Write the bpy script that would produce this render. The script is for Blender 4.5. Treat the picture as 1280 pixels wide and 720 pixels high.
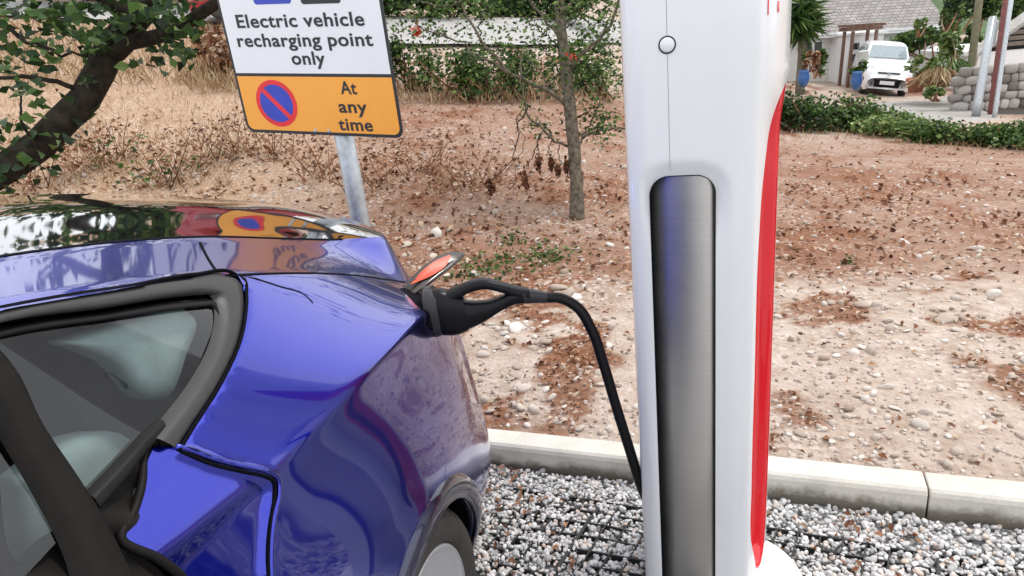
import bpy, math, random
import numpy as np
from mathutils import Vector, Matrix

for o in list(bpy.data.objects):
    bpy.data.objects.remove(o, do_unlink=True)
scene = bpy.context.scene
COL = scene.collection
rng = np.random.default_rng(11)
random.seed(5)

# ------------------------------------------------------------------ camera
FPX, YAW, PITCH, ROLL = 850.0, math.radians(17.3), math.radians(20.6), math.radians(-6.4)
CAM = np.array([.60, -1.11, 1.65])
cyw, syw, cpt, spt = math.cos(YAW), math.sin(YAW), math.cos(PITCH), math.sin(PITCH)
FW = np.array([-syw*cpt, cyw*cpt, -spt]); R0 = np.array([cyw, syw, 0.]); U0 = np.cross(R0, FW)
RT = math.cos(ROLL)*R0 + math.sin(ROLL)*U0
UP = -math.sin(ROLL)*R0 + math.cos(ROLL)*U0
cam_data = bpy.data.cameras.new('camera')
cam_data.sensor_width = 36.0; cam_data.lens = FPX/1280*36
cam_data.clip_start = .05; cam_data.clip_end = 600
cam = bpy.data.objects.new('camera', cam_data); COL.objects.link(cam)
cam.matrix_world = Matrix([[RT[0], UP[0], -FW[0], CAM[0]], [RT[1], UP[1], -FW[1], CAM[1]], [RT[2], UP[2], -FW[2], CAM[2]], [0, 0, 0, 1]])
scene.camera = cam

# ------------------------------------------------------------------ sky, sun, exposure
SUN_EL, SUN_AZ = math.radians(58), math.radians(50)      # azimuth measured from +Y towards +X
world = bpy.data.worlds.new('World'); scene.world = world; world.use_nodes = True
nt = world.node_tree; nt.nodes.clear()
wo = nt.nodes.new('ShaderNodeOutputWorld'); bg = nt.nodes.new('ShaderNodeBackground')
sky = nt.nodes.new('ShaderNodeTexSky'); sky.sky_type = 'NISHITA'; sky.sun_disc = False
sky.sun_elevation = SUN_EL; sky.sun_rotation = SUN_AZ; sky.air_density = 1.0; sky.dust_density = 2.0
tc = nt.nodes.new('ShaderNodeTexCoord'); mp = nt.nodes.new('ShaderNodeMapping'); mp.inputs['Scale'].default_value = (1, 1, 2.4)
nz = nt.nodes.new('ShaderNodeTexNoise'); nz.inputs['Scale'].default_value = 2.3; nz.inputs['Detail'].default_value = 7; nz.inputs['Roughness'].default_value = .55
rp = nt.nodes.new('ShaderNodeValToRGB'); rp.color_ramp.elements[0].position = .36; rp.color_ramp.elements[1].position = .58
rp.color_ramp.elements[0].color = (.72, .72, .72, 1); rp.color_ramp.elements[1].color = (1, 1, 1, 1)
mx = nt.nodes.new('ShaderNodeMix'); mx.data_type = 'RGBA'
mx.inputs[7].default_value = (14.5, 14.7, 15.2, 1)      # thin bright cloud, in the sky texture's own units
nt.links.new(tc.outputs['Generated'], mp.inputs['Vector']); nt.links.new(mp.outputs[0], nz.inputs['Vector'])
nt.links.new(nz.outputs['Fac'], rp.inputs[0]); nt.links.new(rp.outputs[0], mx.inputs[0])
nt.links.new(sky.outputs[0], mx.inputs[6]); nt.links.new(mx.outputs[2], bg.inputs['Color'])
bg.inputs['Strength'].default_value = .085
nt.links.new(bg.outputs[0], wo.inputs[0])
sl = bpy.data.lights.new('sun', 'SUN'); sl.energy = 1.5; sl.angle = math.radians(10); sl.color = (1, .95, .88)
sun = bpy.data.objects.new('sun', sl); COL.objects.link(sun)
sd = Vector((math.sin(SUN_AZ)*math.cos(SUN_EL), math.cos(SUN_AZ)*math.cos(SUN_EL), math.sin(SUN_EL)))
sun.rotation_euler = sd.to_track_quat('Z', 'Y').to_euler(); sun.location = sd*30
scene.view_settings.view_transform = 'Standard'; scene.view_settings.look = 'None'
scene.view_settings.exposure = .55; scene.view_settings.gamma = 1
scene.render.engine = 'CYCLES'

# ------------------------------------------------------------------ helpers
def ray(u, v): return FW + RT*(u-640)/FPX - UP*(v-360)/FPX
def at(u, v, d): return CAM + ray(u, v)*d
def proj(p):
    d = np.asarray(p, float)-CAM; return 640+FPX*(d@RT)/(d@FW), 360-FPX*(d@UP)/(d@FW)

def vnoise(x, y, sc, seed):
    r = np.random.default_rng(seed); T = r.random((256, 256))
    x = np.asarray(x)*sc; y = np.asarray(y)*sc
    i = np.floor(x).astype(int); j = np.floor(y).astype(int); f = x-i; g = y-j
    f = f*f*(3-2*f); g = g*g*(3-2*g)
    a = T[i % 256, j % 256]; b = T[(i+1) % 256, j % 256]; c = T[i % 256, (j+1) % 256]; d = T[(i+1) % 256, (j+1) % 256]
    return (a*(1-f)+b*f)*(1-g)+(c*(1-f)+d*f)*g
def fbm(x, y, sc, seed, n=4):
    return sum(vnoise(x, y, sc*2**k, seed+k)*.5**k for k in range(n))/sum(.5**k for k in range(n))
def sstep(a, b, x):
    t = np.clip((x-a)/(b-a), 0, 1); return t*t*(3-2*t)

_root_loc = {}
def mesh_np(name, V, F, mat=None, smooth=True, attrs=None):
    V = np.asarray(V, np.float32); me = bpy.data.meshes.new(name)
    if isinstance(F, np.ndarray):
        n, k = F.shape
        me.vertices.add(len(V)); me.vertices.foreach_set('co', V.ravel())
        me.loops.add(n*k); me.loops.foreach_set('vertex_index', F.astype(np.int32).ravel())
        me.polygons.add(n); me.polygons.foreach_set('loop_start', np.arange(0, n*k, k, dtype=np.int32))
        me.update(calc_edges=True)
    else:
        me.from_pydata([tuple(map(float, v)) for v in V], [], F)
    if smooth: me.polygons.foreach_set('use_smooth', np.ones(len(me.polygons), bool))
    for nm, a in (attrs or {}).items():
        at_ = me.attributes.new(nm, 'FLOAT', 'POINT'); at_.data.foreach_set('value', np.asarray(a, np.float32).ravel())
    if mat: me.materials.append(mat)
    me.validate(); me.update()
    return me
def link(name, me, parent=None):
    o = bpy.data.objects.new(name, me); COL.objects.link(o)
    if parent is not None: o.parent = parent
    return o
def tag(o, label=None, cat=None, group=None, kind=None):
    if label: o['label'] = label
    if cat: o['category'] = cat
    if group: o['group'] = group
    if kind: o['kind'] = kind
    return o
def thing(name, loc, label, cat, group=None):
    o = bpy.data.objects.new(name, None); COL.objects.link(o); o.location = tuple(map(float, loc)); o.empty_display_size = .1
    _root_loc[o.name] = np.array(loc, float)
    return tag(o, label, cat, group)
def part(name, V, F, mat, parent, smooth=True, attrs=None):
    """world-space vertices -> a child mesh of a thing (or of one of its parts)"""
    r = parent
    while r.parent is not None: r = r.parent
    L = _root_loc.get(r.name, np.zeros(3))
    return link(name, mesh_np(name, np.asarray(V, float)-L, F, mat, smooth, attrs), parent)
def single(name, V, F, mat, label, cat, group=None, smooth=True, attrs=None, kind=None):
    V = np.asarray(V, float); L = V.mean(0); L[2] = V[:, 2].min()
    o = link(name, mesh_np(name, V-L, F, mat, smooth, attrs)); o.location = tuple(L); _root_loc[o.name] = L
    return tag(o, label, cat, group, kind)

class MB:
    def __init__(s): s.V = []; s.F = []; s.A = []
    def add(s, V, F, a=0.):
        n = len(s.V); s.V += [tuple(map(float, v)) for v in V]; s.F += [tuple(int(i)+n for i in f) for f in F]; s.A += [a]*len(V); return s
    def box(s, c, size, M=None, bev=0., a=0.):
        c = np.array(c, float); h = np.array(size, float)/2; M = np.eye(3) if M is None else M
        if bev <= 0:
            P = [(sx, sy, sz) for sx in (-1, 1) for sy in (-1, 1) for sz in (-1, 1)]
            V = [c+M@(np.array(p)*h) for p in P]
            return s.add(V, [(0, 1, 3, 2), (4, 6, 7, 5), (0, 4, 5, 1), (2, 3, 7, 6), (0, 2, 6, 4), (1, 5, 7, 3)], a)
        V = []; F = []
        idx = {}
        for sx in (-1, 1):
            for sy in (-1, 1):
                for sz in (-1, 1):
                    for ax in range(3):
                        p = np.array([sx, sy, sz], float)*h
                        for k in range(3):
                            if k != ax: p[k] -= np.sign(p[k])*bev
                        idx[(sx, sy, sz, ax)] = len(V); V.append(c+M@p)
        for ax in range(3):
            o1, o2 = [k for k in range(3) if k != ax]
            for sg in (-1, 1):
                q = []
                for a1, a2 in ((-1, -1), (1, -1), (1, 1), (-1, 1)):
                    t = [0, 0, 0]; t[ax] = sg; t[o1] = a1; t[o2] = a2; q.append(idx[(*t, ax)])
                if (sg > 0) == (ax == 1): q.reverse()
                F.append(tuple(q))
        for ax in range(3):
            o1, o2 = [k for k in range(3) if k != ax]
            for a1 in (-1, 1):
                for a2 in (-1, 1):
                    def g(s0, face):
                        t = [0, 0, 0]; t[ax] = s0; t[o1] = a1; t[o2] = a2; return idx[(*t, face)]
                    F.append((g(-1, o1), g(1, o1), g(1, o2), g(-1, o2)))
        for sx in (-1, 1):
            for sy in (-1, 1):
                for sz in (-1, 1): F.append(tuple(idx[(sx, sy, sz, k)] for k in range(3)))
        return s.add(V, F, a)
    def tube(s, pts, rad, n=8, cap=True, a=0.):
        P = np.array(pts, float); k = len(P); rad = np.full(k, rad) if np.isscalar(rad) else np.array(rad, float)
        T = np.gradient(P, axis=0); T /= np.linalg.norm(T, axis=1)[:, None]+1e-9
        ref = np.array([0, 0, 1.]) if abs(T[0][2]) < .9 else np.array([1., 0, 0])
        N = np.cross(T[0], ref); N /= np.linalg.norm(N); V = []
        for i in range(k):
            N = N-T[i]*(N@T[i]); N /= np.linalg.norm(N)+1e-9; B = np.cross(T[i], N)
            for j in range(n):
                t = 2*math.pi*j/n; V.append(P[i]+rad[i]*(math.cos(t)*N+math.sin(t)*B))
        F = [(i*n+j, i*n+(j+1) % n, (i+1)*n+(j+1) % n, (i+1)*n+j) for i in range(k-1) for j in range(n)]
        if cap: F += [tuple(range(n))[::-1], tuple((k-1)*n+j for j in range(n))]
        return s.add(V, F, a)
    def lathe(s, c, prof, n=20, axis=(0, 0, 1), a=0.):
        c = np.array(c, float); ax = np.array(axis, float); ax /= np.linalg.norm(ax)
        r1 = np.cross(ax, [0, 0, 1.] if abs(ax[2]) < .9 else [1., 0, 0]); r1 /= np.linalg.norm(r1); r2 = np.cross(ax, r1)
        V = [c+ax*h+r*(math.cos(2*math.pi*j/n)*r1+math.sin(2*math.pi*j/n)*r2) for r, h in prof for j in range(n)]
        k = len(prof)
        F = [(i*n+j, i*n+(j+1) % n, (i+1)*n+(j+1) % n, (i+1)*n+j) for i in range(k-1) for j in range(n)]
        return s.add(V, F, a)
    def build(s, name, mat, parent, smooth=False): return part(name, s.V, s.F, mat, parent, smooth, {'rnd': s.A})
def cat_curve(P, n):
    P = np.array(P, float); t = np.concatenate([[0], np.cumsum(np.linalg.norm(np.diff(P, axis=0), axis=1))])
    return hermite(t, P, np.linspace(0, t[-1], n))
def hermite(t, P, ts):
    t = np.asarray(t, float); P = np.asarray(P, float); m = np.zeros_like(P)
    d = (P[1:]-P[:-1])/(t[1:]-t[:-1])[:, None]
    if len(t) > 2:
        m[1:-1] = (d[1:]*(t[1:-1]-t[:-2])[:, None]+d[:-1]*(t[2:]-t[1:-1])[:, None])/(t[2:]-t[:-2])[:, None]
    m[0] = d[0]; m[-1] = d[-1]
    i = np.clip(np.searchsorted(t, ts, side='right')-1, 0, len(t)-2)
    h = (t[i+1]-t[i]); s = (ts-t[i])/h; h = h[:, None]; s = s[:, None]
    return (2*s**3-3*s**2+1)*P[i]+(s**3-2*s**2+s)*h*m[i]+(-2*s**3+3*s**2)*P[i+1]+(s**3-s**2)*h*m[i+1]

def poly_sd(P, poly):
    """signed distance (negative inside) and nearest boundary point, 2-D"""
    P = np.asarray(P, float); Q = np.asarray(poly, float); n = len(Q)
    best = np.full(len(P), 1e9); near = np.zeros_like(P); inside = np.zeros(len(P), bool)
    for k in range(n):
        a, b = Q[k], Q[(k+1) % n]; ab = b-a
        t = np.clip(((P-a)@ab)/(ab@ab+1e-12), 0, 1); c = a+t[:, None]*ab; d = np.linalg.norm(P-c, axis=1)
        w = d < best; best[w] = d[w]; near[w] = c[w]
        if a[1] != b[1]:
            cr = ((a[1] > P[:, 1]) != (b[1] > P[:, 1])) & (P[:, 0] < (b[0]-a[0])*(P[:, 1]-a[1])/(b[1]-a[1])+a[0])
            inside ^= cr
    return np.where(inside, -best, best), near
def cut(P2, F, poly, keep_inside=False):
    """drop the faces inside (or outside) a 2-D outline and snap the rest onto it; returns moved 2-D points and faces"""
    sd, near = poly_sd(P2, poly)
    if keep_inside: sd = -sd
    ins = sd < 0; cnt = ins[F].sum(1); F2 = F[cnt < F.shape[1]]
    mixed = F[(cnt > 0) & (cnt < F.shape[1])]
    mv = np.zeros(len(P2), bool); mv[mixed.ravel()] = True; mv &= ins
    P3 = P2.copy(); P3[mv] = near[mv]
    return P3, F2, mv
def compact(V, F, *extra):
    used = np.unique(F); mp_ = -np.ones(len(V), int); mp_[used] = np.arange(len(used))
    return (V[used], mp_[F])+tuple(e[used] for e in extra)
def grid_faces(n, m):
    i, j = np.meshgrid(np.arange(n-1), np.arange(m-1), indexing='ij'); a = (i*m+j).ravel()
    return np.stack([a, a+m, a+m+1, a+1], 1)

# ------------------------------------------------------------------ materials
def mat_new(name):
    m = bpy.data.materials.new(name); m.use_nodes = True
    return m, m.node_tree, m.node_tree.nodes['Principled BSDF']
def node(t, kind, **kw):
    n = t.nodes.new(kind)
    for k, v in kw.items():
        if k in n.inputs: n.inputs[k].default_value = v
        else: setattr(n, k, v)
    return n
def objco(t):
    return node(t, 'ShaderNodeTexCoord').outputs['Object']
def ramp(t, src, stops):
    r = t.nodes.new('ShaderNodeValToRGB'); e = r.color_ramp.elements
    while len(e) < len(stops): e.new(.5)
    for k, (p, c) in enumerate(stops): e[k].position = p; e[k].color = (*c, 1) if len(c) == 3 else c
    t.links.new(src, r.inputs[0]); return r.outputs[0]
def bump(t, b, src, strength=.3, dist=.01):
    n = node(t, 'ShaderNodeBump'); n.inputs['Strength'].default_value = strength; n.inputs['Distance'].default_value = dist
    t.links.new(src, n.inputs['Height']); t.links.new(n.outputs[0], b.inputs['Normal'])
def noise(t, scale, detail=5, rough=.6, co=None):
    n = node(t, 'ShaderNodeTexNoise'); n.inputs['Scale'].default_value = scale; n.inputs['Detail'].default_value = detail; n.inputs['Roughness'].default_value = rough
    t.links.new(co if co is not None else objco(t), n.inputs['Vector']); return n.outputs['Fac']
def mixc(t, fac, a, b, blend='MIX'):
    m = t.nodes.new('ShaderNodeMix'); m.data_type = 'RGBA'; m.blend_type = blend
    for k, v in ((0, fac), (6, a), (7, b)):
        if hasattr(v, 'links'): t.links.new(v, m.inputs[k])
        else: m.inputs[k].default_value = v if k == 0 else ((*v, 1) if len(v) == 3 else v)
    return m.outputs[2]
def simple(name, col, rough=.5, metal=0., var=.12, scale=14, bmp=0., coat=0., spec=None):
    m, t, b = mat_new(name)
    f = noise(t, scale)
    lo = tuple(c*(1-var) for c in col); hi = tuple(min(1, c*(1+var)) for c in col)
    t.links.new(ramp(t, f, [(.3, lo), (.7, hi)]), b.inputs['Base Color'])
    b.inputs['Roughness'].default_value = rough; b.inputs['Metallic'].default_value = metal
    b.inputs['Coat Weight'].default_value = coat; b.inputs['Coat Roughness'].default_value = .03
    if spec is not None: b.inputs['Specular IOR Level'].default_value = spec
    if bmp: bump(t, b, noise(t, scale*4), bmp, .004)
    return m
def attr_mat(name, stops, rough=.7, transl=0., bmp=0., scale=60, spec=.3):
    """colour picked per piece by its 'rnd' value"""
    m, t, b = mat_new(name)
    a = node(t, 'ShaderNodeAttribute', attribute_name='rnd').outputs['Fac']
    c = ramp(t, a, stops)
    n = noise(t, scale, 3)
    c2 = mixc(t, .35, c, ramp(t, n, [(.3, (.5, .5, .5)), (.75, (1, 1, 1))]), 'MULTIPLY')
    t.links.new(c2, b.inputs['Base Color']); b.inputs['Roughness'].default_value = rough; b.inputs['Specular IOR Level'].default_value = spec
    if bmp: bump(t, b, n, bmp, .004)
    if transl:
        tr = node(t, 'ShaderNodeBsdfTranslucent'); t.links.new(c2, tr.inputs['Color'])
        ms = node(t, 'ShaderNodeMixShader'); ms.inputs[0].default_value = transl
        out = t.nodes['Material Output']
        t.links.new(b.outputs[0], ms.inputs[1]); t.links.new(tr.outputs[0], ms.inputs[2]); t.links.new(ms.outputs[0], out.inputs['Surface'])
    return m
def paint(name, col, metal=.35, rough=.28):
    m, t, b = mat_new(name)
    n = noise(t, 1800, 2)
    t.links.new(ramp(t, n, [(.3, tuple(c*.8 for c in col)), (.8, tuple(c*1.25 for c in col))]), b.inputs['Base Color'])
    b.inputs['Metallic'].default_value = metal; b.inputs['Roughness'].default_value = rough
    b.inputs['Coat Weight'].default_value = 1; b.inputs['Coat Roughness'].default_value = .015; b.inputs['Coat IOR'].default_value = 1.58
    cr = node(t, 'ShaderNodeMapRange'); t.links.new(noise(t, 6, 5), cr.inputs[0]); cr.inputs[3].default_value = .01; cr.inputs[4].default_value = .06; t.links.new(cr.outputs[0], b.inputs['Coat Roughness'])
    return m
def glass(name, tint, ior=1.5):
    m, t, b = mat_new(name); t.nodes.remove(b)
    tr = node(t, 'ShaderNodeBsdfTransparent'); tr.inputs[0].default_value = (*tint, 1)
    gl = node(t, 'ShaderNodeBsdfGlossy'); gl.inputs['Roughness'].default_value = .01
    fr = node(t, 'ShaderNodeFresnel'); fr.inputs[0].default_value = ior
    ad = node(t, 'ShaderNodeMath', operation='MULTIPLY'); ad.inputs[1].default_value = 1.4
    t.links.new(fr.outputs[0], ad.inputs[0])
    ms = node(t, 'ShaderNodeMixShader')
    t.links.new(ad.outputs[0], ms.inputs[0]); t.links.new(tr.outputs[0], ms.inputs[1]); t.links.new(gl.outputs[0], ms.inputs[2])
    t.links.new(ms.outputs[0], t.nodes['Material Output'].inputs['Surface'])
    return m

M = {}
M['blue'] = paint('blue_paint', (.008, .016, .36), 1.0, .24)
M['arch'] = paint('arch_navy', (.004, .006, .04), .6, .35)
M['black_glass'] = simple('black_glass', (.006, .007, .008), .03, 0, .05, coat=1, spec=.9)
M['glass'] = glass('window_glass', (.80, .88, .87), 1.55)
M['seal'] = simple('grey_seal', (.034, .034, .034), .42, 0, .1, 40, .05, spec=.3)
M['black_trim'] = simple('black_trim', (.008, .008, .008), .4, 0, .2, 30, .05, spec=.12)
M['dark_trim'] = simple('dark_trim', (.010, .009, .008), .5, 0, .2, 30, .05, spec=.1)
M['gap'] = simple('gap', (.003, .003, .006), .7, spec=.05)
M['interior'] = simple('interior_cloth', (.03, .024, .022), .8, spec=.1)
M['pale_inner'] = simple('pale_inner_panel', (.45, .53, .52), .7, 0, .2, 9)  # pale tone of the panels added behind the quarter window
M['interior_red'] = simple('interior_red', (.06, .012, .012), .8)
M['tyre'] = simple('tyre_rubber', (.045, .04, .034), .8, 0, .3, 25, .3)
M['alloy'] = simple('alloy', (.62, .63, .64), .35, .6, .05)
M['plug'] = simple('plug_black', (.004, .004, .006), .32, 0, .2, 20, spec=.2)
M['plug_grey'] = simple('plug_grey', (.02, .02, .024), .35, 0, .1, 20, spec=.35)
M['cable'] = simple('cable_black', (.005, .005, .006), .4, 0, .2, 40, .05, spec=.2)
M['seam_grey'] = simple('seam_grey', (.30, .30, .31), .5)
M['lens_red'] = simple('lens_red', (.55, .06, .02), .4, 0, .3, 90)
M['lamp_red'] = simple('lamp_red', (.25, .01, .015), .1, 0, .1, 60, coat=1)
M['flap'] = simple('flap_face', (.03, .022, .02), .25, 0, .1, 60, coat=.2)
M['white_shell'] = simple('white_shell', (.70, .71, .72), .22, 0, .015, 3, coat=.6)
M['red_shell'] = simple('red_shell', (.66, .006, .015), .22, 0, .04, 4, coat=.6)

# ------------------------------------------------------------------ terrain
KY = -.071                                           # the kerb runs slightly askew to the bay
def kerb_y(x): return 1.078 + KY*np.asarray(x)
def bay_z(y): return -.03*(np.asarray(y)-1.05)
def terrain_z(x, y):
    x = np.asarray(x, float); y = np.asarray(y, float)
    s = (x-CAM[0])*cyw+(y-CAM[1])*syw; d = np.maximum(-(x-CAM[0])*syw+(y-CAM[1])*cyw, .1)
    k = y-kerb_y(x)-.11
    a = s/d; w = sstep(.38, .05, a)
    left = np.interp(d, [5, 11, 16, 20, 26, 60, 200], [0, .5, 1.38, 1.95, 3.4, 9, 30])
    right = np.interp(d, [8.5, 11, 21, 40, 70, 200], [0, -.25, -.42, .3, 4, 25])
    return .088 + sstep(0, 5, k)*(-.112*np.clip(s, -60, 60)) + w*left + (1-w)*right
def ground_pt(u, v, dmin=2.3, dmax=90):
    r = ray(u, v); ds = np.exp(np.linspace(math.log(dmin), math.log(dmax), 1500))
    P = CAM+ds[:, None]*r; h = P[:, 2]-terrain_z(P[:, 0], P[:, 1]); b = np.where(h < 0)[0]
    i = b[0] if len(b) else len(ds)-1
    return P[i]

def soil_fields(x, y):
    s = (x-CAM[0])*cyw+(y-CAM[1])*syw; d = -(x-CAM[0])*syw+(y-CAM[1])*cyw; a = s/np.maximum(d, .1)
    n1 = fbm(x, y, .9, 3); n2 = fbm(x, y, 3.2, 9); n3 = fbm(x, y, .35, 21)
    litter = sstep(3.6, 4.6, d+1.6*(n1-.5))*sstep(15, 11, d)*.85
    litter = np.maximum(litter, sstep(.57, .66, n2)*1.15)                    # patches of brown leaf crumbs near the kerb
    litter *= .55+.9*(n1-.1)
    straw = sstep(-.10, -.40, a)*sstep(4.5, 7, d)
    litter = np.clip(litter, 0, 1)*(1-.5*straw)
    pale = sstep(.40, .65, n3)
    return np.clip(litter, 0, 1), np.clip(straw, 0, 1), pale

xs = np.concatenate([-np.geomspace(160, 3.6, 34)[:-1], np.arange(-3.6, 4.4, .035), np.geomspace(4.4, 160, 34)])
ks = np.concatenate([np.arange(0, 2.2, .03), np.geomspace(2.2, 190, 190)])      # distance behind the kerb
GX, GK = np.meshgrid(xs, ks, indexing='ij'); GY = GK+kerb_y(np.clip(GX, -6, 8))+.10
GZ = terrain_z(GX, GY)
near = sstep(14, 6, GY)
GZ = GZ + near*(.045*(fbm(GX, GY, 1.1, 31)-.5)+.022*(fbm(GX, GY, 7, 41, 3)-.5)*sstep(0, .2, GK)) + (1-near)*.25*(fbm(GX, GY, .3, 51)-.5)
lit, stw, pal = soil_fields(GX.ravel(), GY.ravel())
def soil_material():
    m, t, b = mat_new('soil')
    A = lambda n: node(t, 'ShaderNodeAttribute', attribute_name=n).outputs['Fac']
    fine = noise(t, 34, 6, .7); mid = noise(t, 7, 6, .65); vo = node(t, 'ShaderNodeTexVoronoi'); vo.inputs['Scale'].default_value = 42
    t.links.new(objco(t), vo.inputs['Vector'])
    basec = ramp(t, mid, [(.25, (.31, .22, .17)), (.5, (.47, .385, .325)), (.75, (.59, .52, .465))])
    basec = mixc(t, .5, basec, ramp(t, fine, [(.3, (.55, .48, .42)), (.7, (1, 1, 1))]), 'MULTIPLY')
    brown = ramp(t, fine, [(.25, (.08, .03, .016)), (.5, (.20, .088, .048)), (.72, (.34, .195, .13))])
    straw = ramp(t, fine, [(.25, (.17, .09, .05)), (.5, (.35, .235, .155)), (.72, (.52, .41, .32))])
    fac = node(t, 'ShaderNodeMath', operation='MULTIPLY_ADD'); t.links.new(fine, fac.inputs[0]); fac.inputs[1].default_value = .7
    sub = node(t, 'ShaderNodeMath', operation='SUBTRACT'); t.links.new(A('litter'), sub.inputs[0]); sub.inputs[1].default_value = .35
    t.links.new(sub.outputs[0], fac.inputs[2]); fac.use_clamp = True
    c = mixc(t, fac.outputs[0], basec, brown); c = mixc(t, A('straw'), c, straw)
    chips = ramp(t, vo.outputs['Color'], [(.62, (0, 0, 0)), (.80, (1, 1, 1))])
    chipf = mixc(t, 1.0, chips, ramp(t, noise(t, 2.2, 4), [(.42, (0, 0, 0)), (.62, (.6, .6, .6))]), 'MULTIPLY')
    c = mixc(t, chipf, c, (.60, .53, .47))
    t.links.new(c, b.inputs['Base Color']); b.inputs['Roughness'].default_value = .95; b.inputs['Specular IOR Level'].default_value = .1
    h = mixc(t, .5, vo.outputs['Distance'], fine)
    bump(t, b, h, .9, .02)
    return m
M['soil'] = soil_material()
ground = link('ground', mesh_np('ground', np.stack([GX, GY, GZ], -1).reshape(-1, 3), grid_faces(*GX.shape), M['soil'], True, {'litter': lit, 'straw': stw}))
tag(ground, 'pale stony bare soil with brown leaf litter behind the kerb', None, None, 'structure')

# bay surface (gravel bed) : large sheet in front of the kerb
def gravel_bed_material():
    m, t, b = mat_new('gravel_bed')
    vo = node(t, 'ShaderNodeTexVoronoi'); vo.inputs['Scale'].default_value = 48; t.links.new(objco(t), vo.inputs['Vector'])
    c = ramp(t, vo.outputs['Color'], [(.1, (.34, .335, .33)), (.5, (.52, .515, .51)), (.9, (.72, .71, .70))])
    c = mixc(t, .85, c, ramp(t, vo.outputs['Distance'], [(.25, (1, 1, 1)), (.75, (.2, .19, .18))]), 'MULTIPLY')
    t.links.new(c, b.inputs['Base Color']); b.inputs['Roughness'].default_value = .9
    inv = node(t, 'ShaderNodeMath', operation='SUBTRACT'); inv.inputs[0].default_value = 1; t.links.new(vo.outputs['Distance'], inv.inputs[1])
    bump(t, b, inv.outputs[0], 1, .02)
    return m
M['gravel_bed'] = gravel_bed_material()
gx = np.concatenate([-np.geomspace(80, 4, 12)[:-1], np.linspace(-4, 5, 40), np.geomspace(5, 80, 12)[1:]])
gy = np.concatenate([-np.geomspace(90, 3, 14)[:-1], np.linspace(-3, 1.02, 30)])
AX, AY = np.meshgrid(gx, gy, indexing='ij'); off = kerb_y(np.clip(AX, -6, 8))-1.078
AY2 = AY+off+.062; AZ = np.interp(AY2, [-90, -6, 1.05, 3], [.22, .2115, 0, 0])-.012
bay = link('parking_bay', mesh_np('parking_bay', np.stack([AX, AY2, AZ], -1).reshape(-1, 3), grid_faces(*AX.shape), M['gravel_bed']))
tag(bay, 'gravel parking bay surface under the blue car', None, None, 'structure')

# ---- kerb : bevelled precast stones
def concrete_material():
    m, t, b = mat_new('kerb_concrete')
    n1 = noise(t, 5, 6, .65); n2 = noise(t, 120, 3, .7)
    c = ramp(t, n1, [(.25, (.46, .44, .39)), (.55, (.60, .58, .52)), (.8, (.68, .66, .60))])
    c = mixc(t, .4, c, ramp(t, n2, [(.3, (.72, .71, .69)), (.65, (1, 1, 1))]), 'MULTIPLY')
    # dirt splashed along the foot of the stones
    sp = node(t, 'ShaderNodeSeparateXYZ'); t.links.new(objco(t), sp.inputs[0])
    ad = node(t, 'ShaderNodeMath', operation='MULTIPLY_ADD'); t.links.new(noise(t, 9, 6, .7), ad.inputs[0]); ad.inputs[1].default_value = .13
    t.links.new(sp.outputs[2], ad.inputs[2])
    st = ramp(t, ad.outputs[0], [(.085, (.16, .14, .10)), (.125, (1, 1, 1))])
    c = mixc(t, .85, c, st, 'MULTIPLY')
    t.links.new(c, b.inputs['Base Color']); b.inputs['Roughness'].default_value = .9; bump(t, b, n2, .35, .003)
    return m
M['kerb'] = concrete_material()
kerb = bpy.data.objects.new('kerb', None); COL.objects.link(kerb); tag(kerb, 'low pale concrete kerb between gravel bay and bare soil', None, None, 'structure')
kd = np.array([math.cos(KY), math.sin(KY), 0]); kn = np.array([-math.sin(KY), math.cos(KY), 0])
kj = (1.292)/kd[0]; KL = .915
prof = [(0, -.06), (0, .085), (.006, .098), (.016, .106), (.104, .107), (.111, .101), (.111, -.06)]
for i in range(-6, 6):
    a0 = kj+i*KL+.003; a1 = kj+(i+1)*KL-.003
    V = []; rows = np.concatenate([[a0, a0+.004], np.linspace(a0+.1, a1-.1, 6), [a1-.004, a1]])
    jit = rng.normal(0, .0018, 2)
    for q, a in enumerate(rows):
        sh = .003 if q in (0, len(rows)-1) else 0
        for (n_, z) in prof:
            nn = n_+(sh if n_ < .05 else -sh); zz = z-(sh if z > .09 else 0)
            p = np.array([0, 1.078, 0])+kd*a+kn*(nn+jit[0])+np.array([0, 0, zz+jit[1]]); V.append(p)
    n = len(prof); F = [(r*n+j, r*n+j+1, (r+1)*n+j+1, (r+1)*n+j) for r in range(len(rows)-1) for j in range(n-1)]
    F += [tuple(range(n))[::-1], tuple((len(rows)-1)*n+j for j in range(n))]
    part('kerb_stone', V, F, M['kerb'], kerb, False)

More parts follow.
